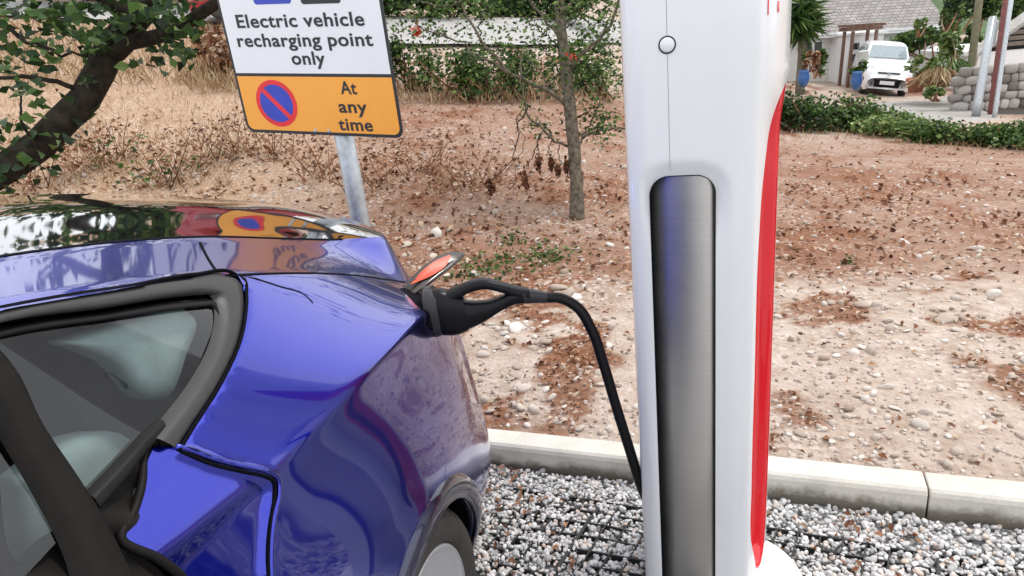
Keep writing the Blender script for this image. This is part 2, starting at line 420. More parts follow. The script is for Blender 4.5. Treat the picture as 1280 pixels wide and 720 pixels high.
# ---- loose gravel : angular pebbles
def ico(sub):
    p = (1+5**.5)/2
    V = np.array([(-1, p, 0), (1, p, 0), (-1, -p, 0), (1, -p, 0), (0, -1, p), (0, 1, p), (0, -1, -p), (0, 1, -p), (p, 0, -1), (p, 0, 1), (-p, 0, -1), (-p, 0, 1)], float)
    F = [(0, 11, 5), (0, 5, 1), (0, 1, 7), (0, 7, 10), (0, 10, 11), (1, 5, 9), (5, 11, 4), (11, 10, 2), (10, 7, 6), (7, 1, 8), (3, 9, 4), (3, 4, 2), (3, 2, 6), (3, 6, 8), (3, 8, 9), (4, 9, 5), (2, 4, 11), (6, 2, 10), (8, 6, 7), (9, 8, 1)]
    V /= np.linalg.norm(V, axis=1)[:, None]
    for _ in range(sub):
        V = list(map(tuple, V)); c = {}; F2 = []
        def mid(a, b):
            k = (min(a, b), max(a, b))
            if k not in c:
                v = (np.array(V[a])+np.array(V[b]))/2; V.append(tuple(v/np.linalg.norm(v))); c[k] = len(V)-1
            return c[k]
        for a, b, d in F:
            x, y, z = mid(a, b), mid(b, d), mid(d, a); F2 += [(a, x, z), (b, y, x), (d, z, y), (x, y, z)]
        V = np.array(V); F = F2
    return np.array(V), np.array(F)
ICO0, ICO1 = ico(0), ico(1)
def rot_rand(n, r, maxtilt=None):
    q = r.normal(size=(n, 4)); q /= np.linalg.norm(q, axis=1)[:, None]
    w, x, y, z = q.T
    return np.stack([np.stack([1-2*(y*y+z*z), 2*(x*y-z*w), 2*(x*z+y*w)], -1), np.stack([2*(x*y+z*w), 1-2*(x*x+z*z), 2*(y*z-x*w)], -1), np.stack([2*(x*z-y*w), 2*(y*z+x*w), 1-2*(x*x+y*y)], -1)], 1)
def stones(C, size, base, r, flat=.62, jag=.22):
    """many pebbles in one mesh: centres, sizes -> verts, faces, per-stone random value"""
    V0, F0 = base; n = len(C); k = len(V0)
    # facet the pebble with a few random cutting planes
    D = r.normal(size=(n, 7, 3)); D /= np.linalg.norm(D, axis=2)[:, :, None]; off_ = r.uniform(.55, .95, (n, 7))
    V = np.repeat(V0[None], n, 0)
    for j in range(7):
        dot = np.einsum('nkc,nc->nk', V, D[:, j]); ex = np.maximum(dot-off_[:, j:j+1], 0); V = V-ex[:, :, None]*D[:, j][:, None, :]
    V = V*(1+r.normal(0, jag*.3, (n, k, 1)))*np.stack([np.ones(n), r.uniform(.62, .95, n), r.uniform(flat-.15, flat+.2, n)], -1)[:, None, :]
    Rm = rot_rand(n, r); V = np.einsum('nij,nkj->nki', Rm, V)
    V[:, :, 2] *= .85
    V = V*np.asarray(size)[:, None, None]+np.asarray(C)[:, None, :]
    F = F0[None]+(np.arange(n)*k)[:, None, None]
    return V.reshape(-1, 3), F.reshape(-1, 3), np.repeat(r.random(n), k)
M['gravel'] = attr_mat('gravel_stone', [(0, (.34, .335, .33)), (.25, (.50, .495, .49)), (.6, (.62, .615, .61)), (.9, (.72, .715, .70)), (.94, (.56, .43, .35)), (.99, (.66, .58, .51))], .85, 0, .3, 90)
n = 20000
px = rng.uniform(-.5, 2.4, n); py = rng.uniform(.10, 1.10, n)
py = np.where(py > kerb_y(px)-.012, py-.4, py)
sz = rng.gamma(12, .00062, n)+.0028
C = np.stack([px, py, bay_z(py)+rng.uniform(-.006, .013, n)], -1)
V, F, A = stones(C, sz, ICO1, rng)
gv = link('gravel', mesh_np('gravel', V, F, M['gravel'], True, {'rnd': A})); tag(gv, 'loose pale grey gravel filling the parking bay', 'gravel', None, 'stuff')

# ---- black plastic stabilising grid half buried in the gravel
mb = MB()
def strip(p, q, h=.022, w=.0022):
    p = np.array(p); q = np.array(q); k = max(2, int(np.linalg.norm(q-p)/.06)); P = p+(q-p)*np.linspace(0, 1, k)[:, None]
    dr = (q-p)/np.linalg.norm(q-p); sd_ = np.array([-dr[1], dr[0], 0])*w
    zz = bay_z(P[:, 1])+.0150+.014*(fbm(P[:, 0], P[:, 1], 4, 77)-.5)*2
    V = []
    for i in range(k):
        for s_, z_ in ((-1, -h), (-1, 0), (1, 0), (1, -h)): V.append((P[i][0]+sd_[0]*s_, P[i][1]+sd_[1]*s_, zz[i]+z_))
    mb.add(V, [(i*4+j, i*4+j+1, (i+1)*4+j+1, (i+1)*4+j) for i in range(k-1) for j in range(3)])
ga = -.11; e1 = np.array([math.cos(ga), math.sin(ga), 0]); e2 = np.array([math.sin(.27), math.cos(.27), 0]); g0 = np.array([-.35, .05, 0])
for i in range(0, 46):
    strip(g0+e1*.066*i, g0+e1*.066*i+e2*.92, w=.0055 if i % 8 == 5 else .0024)
for j in range(0, 15):
    strip(g0+e2*.066*j-e1*.02, g0+e2*.066*j+e1*2.95)
single('gravel_grid', mb.V, mb.F, simple('grid_plastic', (.012, .012, .012), .6), 'black plastic paver grid half buried in the pale gravel', 'paver grid', smooth=False)

# ---- round concrete plinth of the charger
pr = [(.0, .03), (.185, .03), (.202, .024), (.208, .012), (.21, -.06)]
mbp = MB(); mbp.lathe((.665, .585, .02), pr, 48)
single('charger_plinth', mbp.V, mbp.F, simple('plinth_concrete', (.60, .59, .55), .85, 0, .12, 9, .3), 'round pale concrete plinth under the white charging post', 'plinth')

# ------------------------------------------------------------------ charging post
def steel_material():
    m, t, b = mat_new('brushed_steel')
    mpn = node(t, 'ShaderNodeMapping'); mpn.inputs['Scale'].default_value = (3, 3, 260); t.links.new(objco(t), mpn.inputs[0])
    n = noise(t, 1.5, 4, .6, mpn.outputs[0]); n2 = noise(t, 5, 5, .6)
    t.links.new(ramp(t, n, [(.3, (.60, .59, .57)), (.7, (.68, .67, .65))]), b.inputs['Base Color'])
    r = node(t, 'ShaderNodeMapRange'); t.links.new(n2, r.inputs[0]); r.inputs[3].default_value = .26; r.inputs[4].default_value = .46
    t.links.new(r.outputs[0], b.inputs['Roughness']); b.inputs['Metallic'].default_value = 1
    bump(t, b, n, .02, .001)
    return m
M['steel'] = steel_material()
post = thing('charging_post', (.585, .62, .06), 'tall white charging post with brushed steel strip and red recessed side', 'charging post')
key = [(.50, .452), (.60, .450), (.672, .452), (.697, .460), (.712, .482), (.735, .545), (.756, .615), (.766, .68), (.764, .74), (.74, .80), (.68, .825), (.58, .83), (.48, .825), (.43, .79), (.412, .72), (.410, .60), (.412, .52), (.422, .478), (.447, .457)]
key = np.array(key+[key[0]])
tt = np.concatenate([[0], np.cumsum(np.linalg.norm(np.diff(key, axis=0), axis=1))])
ss = np.arange(0, tt[-1], .0055); ss = np.append(ss[:-1], tt[-1])
PER = hermite(tt, np.c_[key, np.zeros(len(key))], ss)[:, :2]
S_of = lambda k: tt[k]
zs = np.concatenate([np.arange(.05, 1.80, .0075)])
SG, ZG = np.meshgrid(ss, zs, indexing='ij'); P2 = np.stack([SG, ZG], -1).reshape(-1, 2); Fc = grid_faces(*SG.shape)
def per_xy(s): return np.stack([np.interp(s, ss, PER[:, 0]), np.interp(s, ss, PER[:, 1])], -1)
def per_n(s):
    t_ = per_xy((np.asarray(s)+.004) % tt[-1])-per_xy((np.asarray(s)-.004) % tt[-1]); t_ /= np.linalg.norm(t_, axis=-1)[..., None]+1e-9
    return np.stack([t_[..., 1], -t_[..., 0]], -1)
def s_at_x(x): return np.interp(x, PER[:60, 0][np.argsort(PER[:60, 0])], ss[:60][np.argsort(PER[:60, 0])])
sL, sR = s_at_x(.50)-.032, s_at_x(.615)
def rounded(x0, x1, z0, z1, r, n=6):
    pts = [(x0, z0), (x1, z0)]
    pts += [(x1-r+r*math.cos(a), z1-r+r*math.sin(a)) for a in np.linspace(0, math.pi/2, n)]
    pts += [(x0+r*math.cos(a), z1-r+r*math.sin(a)) for a in np.linspace(math.pi/2, math.pi, n)][0:]
    pts[2+n:] = [(x0+r+r*math.cos(a), z1-r+r*math.sin(a)) for a in np.linspace(math.pi/2, math.pi, n)]
    return pts
# the perimeter starts at x=.50, so shift the parameter to keep the strip in one piece
shift = .06
def sx(s): return np.where(s > tt[-1]-shift, s-tt[-1], s)
order = np.argsort(sx(ss[:-1])); ssh = np.append(sx(ss[:-1])[order], sx(ss[:-1])[order][0]+tt[-1])
SG, ZG = np.meshgrid(ssh, zs, indexing='ij'); P2 = np.stack([SG, ZG], -1).reshape(-1, 2); Fc = grid_faces(*SG.shape)
slot = rounded(-.031, sR, .0, 1.305, .043, 8)
s4, s8 = tt[4], tt[7]
zz_ = np.linspace(0, 1, 40)
redL = [(s4+.150, 1.475), (s4+.120, 1.462), (s4+.075, 1.425), (s4+.038, 1.36), (s4+.010, 1.27), (s4-.002, 1.15), (s4-.008, .8), (s4-.010, .45), (s4-.004, .27), (s4+.024, .19), (s4+.048, .135), (s4+.085, .115), (s4+.12, .14), (s4+.148, .22), (s4+.160, .36), (s4+.166, .8), (s4+.168, 1.2), (s4+.168, 1.44)]
redc = cat_curve(np.c_[np.array(redL+[redL[0]]), np.zeros(len(redL)+1)], 110)[:-1, :2]
Lp = tt[-1]
redb = [(tt[15]-.035+(s_-s4-.085)*1.0, z_) for s_, z_ in redc]              # the same recess on the side towards the car
Pm, Fk, mv = cut(P2, Fc, slot); Pm, Fk, mv2 = cut(Pm, Fk, redc); Pm, Fk, mv3 = cut(Pm, Fk, redb)
def head_out(s_, z_): return .016*sstep(1.36, 1.52, z_)*sstep(tt[3]-.01, tt[5], s_)*sstep(tt[10], tt[8], s_)
def lift(P, depth=0.):
    P = np.asarray(P, float); s_ = P[:, 0] % Lp; depth = np.asarray(depth)-head_out(s_, P[:, 1]); xy = per_xy(s_)-per_n(s_)*depth.reshape(-1, 1)*np.ones((len(P), 1))
    return np.c_[xy, P[:, 1]]
Vs, Fs, Ps = compact(lift(Pm), Fk, Pm)
# soft dish pressed in above the steel strip
rim_d = poly_sd(Ps, slot)[0]; dish = .011*sstep(.040, .0, rim_d)*sstep(1.12, 1.30, Ps[:, 1])*sstep(-.058, -.040, Ps[:, 0])
Vs[:, :2] -= per_n(Ps[:, 0] % Lp)*dish[:, None]*((Ps[:, 0] < .16) | (Ps[:, 0] > Lp-.1))[:, None]
part('shell', Vs, Fs, M['white_shell'], post)
# head: rounded top
n = len(ssh)-1; Vh = []; ctr = PER.mean(0)
for q, (z_, k_) in enumerate([(1.79, 1.0), (1.84, .999), (1.88, .985), (1.905, .95), (1.918, .88), (1.925, .6), (1.926, 0.02)]):
    for s_ in ssh[:-1]: Vh.append((*(ctr+(lift(np.array([[s_, 1.79]]))[0, :2]-ctr)*k_), z_))
part('head_cap', Vh, [(i*n+j, i*n+(j+1) % n, (i+1)*n+(j+1) % n, (i+1)*n+j) for i in range(6) for j in range(n)], M['white_shell'], post)
def walls(poly, d, name, mat, par):
    a = np.array(poly); k = len(a); V = np.concatenate([lift(a, -.0004), lift(a, d)])
    part(name, V, [(i, (i+1) % k, k+(i+1) % k, k+i) for i in range(k)], mat, par, False)
def infill(poly, depth_fn, name, mat, par, step=.006):
    a = np.array(poly); x0, y0 = a.min(0)-.01; x1, y1 = a.max(0)+.01
    X_, Y_ = np.meshgrid(np.arange(x0, x1, step), np.arange(max(y0, .05), y1, step*1.5), indexing='ij'); Pq = np.stack([X_, Y_], -1).reshape(-1, 2)
    Pq, Fq, _ = cut(Pq, grid_faces(*X_.shape), poly, True)
    Vq, Fq, Pq = compact(lift(Pq, depth_fn(Pq)), Fq, Pq)
    return part(name, Vq, Fq, mat, par)
walls(slot, .042, 'slot_wall', M['gap'], post)
strip_p = infill(slot, lambda P: .006+.032*np.clip((.088-P[:, 0])/.119, 0, 1)**2+.010*np.clip((P[:, 0]-.088)/.03, 0, 1)**2, 'steel_strip', M['steel'], post)
walls(redc, .03, 'recess_rim', M['red_shell'], post)
def dep(poly):
    def f(P):
        sd_, _ = poly_sd(P, poly); return .03*sstep(0, .03, -sd_)+.002
    return f
infill(redc, dep(redc), 'red_recess', M['red_shell'], post)
infill(redb, dep(redb), 'red_recess', M['red_shell'], post)
# seam, key button and the foot of the red lettering on the front corner
mbs = MB(); sx0 = s_at_x(.516)-.001
zz2 = np.linspace(1.318, 1.795, 40)
a = np.c_[np.full(40, .0155), zz2]; b_ = np.c_[np.full(40, .0167), zz2]
V = np.concatenate([lift(a, -.0005), lift(b_, -.0005)]); part('seam', V, [(i, i+1, 41+i, 40+i) for i in range(39)], M['seam_grey'], post, False)
c0 = lift(np.array([[.016, 1.588]]))[0]
mbb = MB(); mbb.lathe(c0+np.array([0, .004, 0]), [(.0, .010), (.012, .0098), (.0145, .0085), (.0155, .006), (.0155, 0)], 28, (0, -1, 0)); mbb.build('key_button', M['white_shell'], post, True)
mbb = MB(); mbb.lathe(c0, [(.0155, .0018), (.0185, .0012), (.0185, 0)], 28, (0, -1, 0)); mbb.build('button_ring', M['plug_grey'], post)
for (s_, z0, w_, h_) in ((tt[4]+.0, 1.625, .004, .12), (tt[4]+.035, 1.628, .010, .022), (tt[4]+.035, 1.665, .010, .09)):
    P = np.array([(s_, z0), (s_+w_, z0), (s_+w_, z0+h_), (s_, z0+h_)])
    part('lettering', lift(P, -.0008), [(0, 1, 2, 3)], M['red_shell'], post, False)

# ------------------------------------------------------------------ blue car
def tilt(y): return -.07*(y-1.05)
CX=-.925
# y: roof z | g1 | g2 | g3 | g5x | g6x
ST=[
(-3.72,.93,(-.55,.92),(-.45,.90),(-.36,.87),-.30,-.32),
(-3.45,1.04,(-.42,1.02),(-.28,1.0),(-.14,.96),-.05,-.07),
(-2.875,1.17,(-.36,1.15),(-.2,1.125),(-.07,1.07),0,-.01),
(-2.2,1.25,(-.31,1.22),(-.17,1.19),(-.06,1.12),0,-.01),
(-1.6,1.52,(-.37,1.475),(-.23,1.42),(-.06,1.11),0,-.01),
(-1.1,1.54,(-.35,1.492),(-.2,1.455),(-.042,1.105),-.012,-.015),
(-.6,1.505,(-.345,1.458),(-.2,1.42),(-.040,1.075),-.010,-.012),
(-.3,1.472,(-.375,1.404),(-.222,1.344),(-.045,1.058),-.008,-.010),
(0,1.430,(-.395,1.327),(-.24,1.246),(-.055,1.045),-.005,-.008),
(.3,1.364,(-.392,1.228),(-.253,1.13),(-.085,1.012),-.030,-.025),
(.5,1.31,(-.375,1.163),(-.258,1.04),(-.117,.970),-.068,-.05),
]
def tailrow(*p): return [list(q) for q in p]
def control():
    C=[]
    for y,z0,g1,g2,g3,x5,x6 in ST:
        t=tilt(y); tl=-.03*(y-1.05) if y<-1 else t*.5-.015*(y-1.05)
        xm=(g2[0]+g3[0])/2-.006; zm=(g2[1]+g3[1])/2
        C.append([[CX,y,z0],[CX*.5+g1[0]*.5,y,z0*.68+g1[1]*.32+.002],[g1[0],y,g1[1]],[g2[0],y,g2[1]],[xm,y,zm],[g3[0],y,g3[1]],
          [g3[0]+.008,y,g3[1]-.10],[x5,y,.64+t],[x6,y,.38+tl],[x6-.05,y,.20+tl]])
    C.append(tailrow((CX,.68,1.255),(-.66,.68,1.22),(-.345,.67,1.118),(-.265,.635,.978),(-.212,.63,.955),(-.155,.63,.935),(-.145,.63,.85),(-.115,.63,.67),(-.075,.63,.42),(-.11,.63,.25)))
    C.append(tailrow((CX,.79,1.218),(-.69,.79,1.185),(-.42,.79,1.106),(-.33,.755,.965),(-.27,.75,.935),(-.215,.745,.905),(-.19,.75,.82),(-.16,.75,.66),(-.14,.75,.42),(-.17,.74,.25)))
    C.append(tailrow((CX,.865,1.192),(-.75,.87,1.168),(-.56,.875,1.122),(-.50,.845,.965),(-.44,.84,.935),(-.39,.835,.905),(-.36,.85,.82),(-.33,.865,.66),(-.31,.87,.42),(-.33,.85,.25)))
    C.append(tailrow((CX,.905,1.177),(-.83,.91,1.165),(-.74,.92,1.145),(-.71,.89,.97),(-.68,.89,.935),(-.66,.89,.905),(-.64,.91,.82),(-.62,.925,.66),(-.61,.935,.42),(-.62,.91,.25)))
    C.append(tailrow((CX,.925,1.168),(CX,.932,1.164),(CX,.94,1.158),(CX,.915,.975),(CX,.91,.935),(CX,.91,.905),(CX,.93,.82),(CX,.95,.66),(CX,.96,.42),(CX,.93,.25)))
    return np.array(C)
TU=np.array([-3.72,-3.45,-2.875,-2.2,-1.6,-1.1,-.6,-.3,0,.3,.5,.63,.80,.98,1.25,1.52])
SEG=[(0,2,22),(2,3,12),(3,5,26),(5,9,56)]
def body(du=.014):
    C=control(); us=np.concatenate([np.arange(-3.72,-1.3,.05),np.arange(-1.3,1.52,du),[1.52]])
    G=np.stack([hermite(TU,C[:,k],us) for k in range(10)],1)
    rows=[];brk=[]
    for a,b,n in SEG:
        ss=np.linspace(a,b,n+1)[(1 if rows else 0):]
        kk=np.arange(a,b+1,dtype=float)
        seg=np.stack([hermite(kk,G[i,a:b+1],ss) for i in range(len(us))],0)
        rows.append(seg); brk.append(sum(r.shape[1] for r in rows)-1)
    S=np.concatenate(rows,1)
    for it in range(1):
        T=S.copy(); T[:,1:-1]=.5*S[:,1:-1]+.25*(S[:,:-2]+S[:,2:]); S=T
    return us,S,brk

CARX = CX
car = thing('parked_car', (CX, -.06, float(bay_z(-.06))), 'glossy blue electric car plugged in at its rear flank', 'car')
us, S, brk = body()
nu, nv = S.shape[:2]
ARC, ARR = np.array([.0, .298]), .338
flank = S[:, brk[2]:]
# wheel-arch flare pressed into the flank
dY = S[:, :, 1]-ARC[0]; dZ = S[:, :, 2]-ARC[1]; rr = np.hypot(dY, dZ)
S[:, :, 0] += .003*sstep(ARR+.12, ARR+.03, rr)*sstep(ARR-.2, ARR, rr)*(us[:, None] < .6)*(us[:, None] > -.6)
def side_x(Y, Z):
    """x of the car's left side at (y, z)"""
    Y = np.atleast_1d(Y); Z = np.atleast_1d(Z); out = np.zeros(len(Y))
    for i in range(len(Y)):
        k = int(np.clip(np.searchsorted(us, Y[i]), 1, nu-1)); f = np.clip((Y[i]-us[k-1])/(us[k]-us[k-1]), 0, 1)
        sec = S[k-1, brk[1]:]*(1-f)+S[k, brk[1]:]*f; o = np.argsort(sec[:, 2]); out[i] = np.interp(Z[i], sec[o, 2], sec[o, 0])
    return out
Fb = grid_faces(nu, nv)
jcol = (np.arange(nu*nv) % nv); icol = np.arange(nu*nv)//nv
ucol = us[icol]; Vb = S.reshape(-1, 3)
is_roof = (jcol[Fb].max(1) <= brk[0]) & (ucol[Fb].max(1) < .70) & (ucol[Fb].min(1) > -1.62)
is_lid = (jcol[Fb].max(1) <= brk[0]) & ~is_roof & (ucol[Fb].min(1) > -.5)
is_screen = (jcol[Fb].max(1) <= brk[0]) & (ucol[Fb].max(1) <= -1.58) & (ucol[Fb].min(1) >= -2.25)
paintF = Fb[~is_roof & ~is_screen]
HOLE = [(-1.98, 1.225), (-1.62, 1.395), (-1.1, 1.44), (-.555, 1.407), (-.375, 1.362), (-.22, 1.325), (-.098, 1.28), (-.118, 1.268), (-.133, 1.255), (-.17, 1.238), (-.227, 1.216), (-.341, 1.188), (-.438, 1.172), (-.468, 1.165), (-.444, 1.13), (-.41, 1.092), (-.380, 1.062), (-.367, 1.04), (-.375, 1.02), (-.398, 1.0), (-.447, .93), (-.475, .8), (-.49, .45), (-1.3, .42), (-1.34, 1.12), (-1.6, 1.14), (-1.9, 1.19)]
circle = [(ARC[0]+ARR*math.cos(a), ARC[1]+ARR*math.sin(a)) for a in np.linspace(0, 2*math.pi, 72, endpoint=False)]
fcirc = [(y-2.86, z+.085) for y, z in circle]
side_rows = jcol >= brk[1]-1
def carve(V, F, poly):
    side = side_rows[F].all(1) & (ucol[F].max(1) < .62)
    Fs_, Fo = F[side], F[~side]
    P, Fn, mv = cut(V[:, 1:].copy(), Fs_, poly)
    V = V.copy(); mv &= side_rows; V[mv, 1:] = P[mv]
    return V, np.concatenate([Fo, Fn])
Vb2, paintF = carve(Vb, paintF, HOLE); Vb2, paintF = carve(Vb2, paintF, circle); Vb2, paintF = carve(Vb2, paintF, fcirc)
# charge-port opening in the rear flank
PORT = np.array([.455, .978])
def mirror(V): W = np.array(V, float).copy(); W[:, 0] = 2*CX-W[:, 0]; return W
def both(V, F): n = len(V); return np.concatenate([V, mirror(V)]), np.concatenate([F, F[:, ::-1]+n])
V, F = compact(Vb2, paintF); body_o = part('body', *both(V, F), M['blue'], car)
V, F = compact(Vb, Fb[is_roof]); V = V.copy(); part('roof_glass', *both(V, F), M['black_glass'], car)
V, F = compact(Vb, Fb[is_screen]); part('windscreen', *both(V, F), M['black_glass'], car)
def inner_loop(poly, depth, name, mat, closed=True, sides=(0, 1)):
    a = cat_dense(poly); x = side_x(a[:, 0], a[:, 1]); k = len(a)
    V = np.concatenate([np.c_[x, a], np.c_[x-depth, a]]); F = np.array([(i, (i+1) % k, k+(i+1) % k, k+i) for i in range(k)])
    part(name, V, F, mat, car, False); part(name, mirror(V), F[:, ::-1], mat, car, False)
def cat_dense(poly, step=.02):
    a = np.array(poly); out = []
    for i in range(len(a)):
        p, q = a[i], a[(i+1) % len(a)]; k = max(1, int(np.linalg.norm(q-p)/step)); out += [p+(q-p)*t for t in np.arange(k)/k]
    return np.array(out)
lipP = np.array(circle+[circle[0]]); lipP = lipP[lipP[:, 1] > .16]; o_ = np.argsort(np.arctan2(lipP[:, 1]-ARC[1], lipP[:, 0]-ARC[0])); lipP = lipP[o_]; mql = MB(); mql.tube(np.c_[side_x(lipP[:, 0], lipP[:, 1])+.001, lipP], .0065, 8); mql.build('wheel_arch_lip', M['arch'], car, True)
angs = np.linspace(math.radians(-22), math.radians(202), 70); Va = []
for rr_, ox in ((ARR-.004, -.02), (ARR-.002, .004), (ARR+.012, .0095), (ARR+.034, .0105), (ARR+.05, .008), (ARR+.056, -.002)):
    yy, zz3 = ARC[0]+rr_*np.cos(angs), ARC[1]+rr_*np.sin(angs); Va.append(np.c_[side_x(yy, zz3)+ox, yy, zz3])
part('wheel_arch_trim', np.concatenate(Va), grid_faces(6, 70), M['arch'], car)
inner_loop(circle, .30, 'wheel_well', M['gap']); inner_loop(fcirc, .30, 'wheel_well', M['gap'])
def side_patch(poly, off, name, mat, par=None, res=.01, two=False, smooth=True, attrs=None):
    a = np.array(poly); (y0, z0), (y1, z1) = a.min(0)-.02, a.max(0)+.02
    Yg, Zg = np.meshgrid(np.arange(y0, y1, res), np.arange(z0, z1, res), indexing='ij'); P = np.stack([Yg, Zg], -1).reshape(-1, 2)
    P, F, _ = cut(P, grid_faces(*Yg.shape), poly, True); P, F = compact(P, F)
    x = side_x(P[:, 0], P[:, 1])+(off(P) if callable(off) else off)
    V = np.c_[x, P]
    if two: part(name, mirror(V), F[:, ::-1], mat, par or car, smooth)
    return part(name, V, F, mat, par or car, smooth)
def band(outer, inner, name, mat, n=60, bulge=.008, base=.0, par=None):
    o = cat_curve(np.c_[np.array(outer), np.zeros(len(outer))], n)[:, :2]; i_ = cat_curve(np.c_[np.array(inner), np.zeros(len(inner))], n)[:, :2]
    V = []; K = 7
    for k in range(K):
        f = k/(K-1); p = o*(1-f)+i_*f; V.append(np.c_[side_x(p[:, 0], p[:, 1])+base+bulge*math.sin(math.pi*f)**.7-(.012 if k in (0, K-1) else 0), p])
    V = np.concatenate(V); F = [(k*n+j, k*n+j+1, (k+1)*n+j+1, (k+1)*n+j) for k in range(K-1) for j in range(n-1)]
    return part(name, V, F, mat, par or car)
T_OUT = [(-1.1, 1.437), (-.8, 1.43), (-.555, 1.407), (-.375, 1.362), (-.22, 1.325), (-.112, 1.284), (-.104, 1.274), (-.133, 1.255), (-.17, 1.238), (-.227, 1.216), (-.341, 1.188), (-.438, 1.172), (-.478, 1.164)]
T_IN = [(-1.1, 1.418), (-.8, 1.412), (-.565, 1.392), (-.42, 1.349), (-.30, 1.315), (-.225, 1.290), (-.205, 1.282), (-.215, 1.270), (-.235, 1.256), (-.268, 1.240), (-.365, 1.213), (-.44, 1.202), (-.495, 1.196)]
band(T_OUT, T_IN, 'window_seal', M['seal'], 90, .006, -.003)
T_IN2 = [(y-.004 if y > -.3 else y, z-.006) for y, z in T_IN]; T_IN3 = [(y-.016 if y > -.36 else y-.004, z-.016) for y, z in T_IN]
band(T_IN2, T_IN3, 'inner_seal', M['black_trim'], 90, .004, -.012)
GLASS = [(-.60, 1.385), (-.565, 1.384), (-.42, 1.341), (-.30, 1.307), (-.213, 1.281), (-.222, 1.266), (-.258, 1.243), (-.361, 1.212), (-.41, 1.204), (-.497, 1.196), (-.603, 1.186), (-.60, 1.29)]
side_patch(GLASS, -.016, 'quarter_window', M['glass'], two=True)
# pillar between the panes, sill and the dark lower trim
band([(-.585, 1.40), (-.582, 1.34), (-.595, 1.286), (-.600, 1.225), (-.606, 1.17), (-.622, 1.10), (-.64, 1.0)], [(-.632, 1.40), (-.630, 1.34), (-.640, 1.30), (-.652, 1.228), (-.668, 1.16), (-.70, 1.09), (-.73, 1.0)], 'door_pillar', M['dark_trim'], 40, .009, -.006)
band([(-.462, 1.205), (-.497, 1.203), (-.55, 1.198), (-.608, 1.193)], [(-.475, 1.182), (-.51, 1.184), (-.56, 1.176), (-.612, 1.170)], 'window_sill', M['black_trim'], 30, .005, -.008)
LOWTRIM = [(-.475, 1.183), (-.492, 1.178), (-.512, 1.168), (-.533, 1.150), (-.571, 1.130), (-.602, 1.122), (-.60, 1.05), (-.72, 1.02), (-.74, 1.17), (-.61, 1.176)]
side_patch(LOWTRIM, lambda P: -.030+.012*np.sin((P[:, 0]+P[:, 1])*60)*sstep(-.48, -.56, P[:, 0]), 'corner_trim', M['dark_trim'])
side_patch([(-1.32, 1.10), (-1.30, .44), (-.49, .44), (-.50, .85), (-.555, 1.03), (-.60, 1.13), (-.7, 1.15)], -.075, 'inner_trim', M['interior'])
FRONTWIN = [(-1.95, 1.22), (-1.62, 1.38), (-1.1, 1.42), (-.64, 1.388), (-.66, 1.17), (-.8, 1.155), (-1.3, 1.15), (-1.9, 1.195)]
side_patch(FRONTWIN, -.02, 'door_window', M['glass'], two=True, res=.02)
# right-hand doors stay shut
dsk = np.array([(-1.33, 1.145), (-1.30, .43), (-.49, .45), (-.475, .8), (-.447, .93), (-.37, 1.04), (-.468, 1.165), (-.66, 1.16)])
(y0, z0), (y1, z1) = dsk.min(0)-.02, dsk.max(0)+.02
Yg, Zg = np.meshgrid(np.arange(y0, y1, .02), np.arange(z0, z1, .02), indexing='ij'); P = np.stack([Yg, Zg], -1).reshape(-1, 2)
P, F = compact(*cut(P, grid_faces(*Yg.shape), dsk, True)[:2]); V = np.c_[side_x(P[:, 0], P[:, 1])-.002, P]
part('door_skin', mirror(V), F[:, ::-1], M['blue'], car)
# painted jamb panel, rolled inwards away from the flank
JAMB = [(-.470, 1.163), (-.446, 1.129), (-.412, 1.091), (-.383, 1.061), (-.371, 1.040), (-.379, 1.019), (-.402, .998), (-.450, .929), (-.478, .8), (-.492, .46), (-.56, .46), (-.545, .8), (-.552, .95), (-.566, 1.033), (-.602, 1.124), (-.571, 1.134), (-.533, 1.154), (-.512, 1.171), (-.492, 1.18)]
edge = np.array(JAMB[:10])
def jamb_off(P):
    dmin = np.full(len(P), 9.)
    for i in range(len(edge)-1):
        a, b = edge[i], edge[i+1]; t = np.clip(((P-a)@(b-a))/((b-a)@(b-a)), 0, 1); dmin = np.minimum(dmin, np.linalg.norm(P-(a+t[:, None]*(b-a)), axis=1))
    return -.004-.012*sstep(.0, .022, dmin)-.16*np.clip(dmin-.02, 0, 1)
side_patch(JAMB, jamb_off, 'door_jamb', M['blue'], res=.006)
# bead along the cut edges of the aperture
def bead(pts, r, name, mat, off_=0.):
    c = cat_curve(np.c_[np.array(pts), np.zeros(len(pts))], 90)[:, :2]; x = side_x(c[:, 0], c[:, 1])
    mq = MB(); mq.tube(np.c_[x+off_, c], r, 8); mq.build(name, mat, car, True)
bead([(-.478, 1.170), (-.468, 1.160), (-.444, 1.129), (-.41, 1.092), (-.380, 1.062), (-.367, 1.040), (-.375, 1.018), (-.398, .999), (-.447, .93), (-.475, .8), (-.488, .47)], .0048, 'door_edge', M['blue'], -.003)
bead([(-.474, 1.160), (-.450, 1.124), (-.416, 1.087), (-.387, 1.057), (-.376, 1.040), (-.384, 1.021), (-.406, .998), (-.455, .925), (-.482, .8), (-.495, .47)], .0032, 'door_gap', M['gap'], -.0045)
bead([(-.470, 1.183), (-.492, 1.182), (-.512, 1.172), (-.533, 1.155), (-.571, 1.135), (-.603, 1.124), (-.585, 1.08), (-.566, 1.033), (-.552, .95), (-.545, .8)], .006, 'jamb_seal', M['dark_trim'], -.026)
bead([(y, z) for y, z in T_OUT[2:]], .0035, 'seal_gap', M['gap'], -.002)
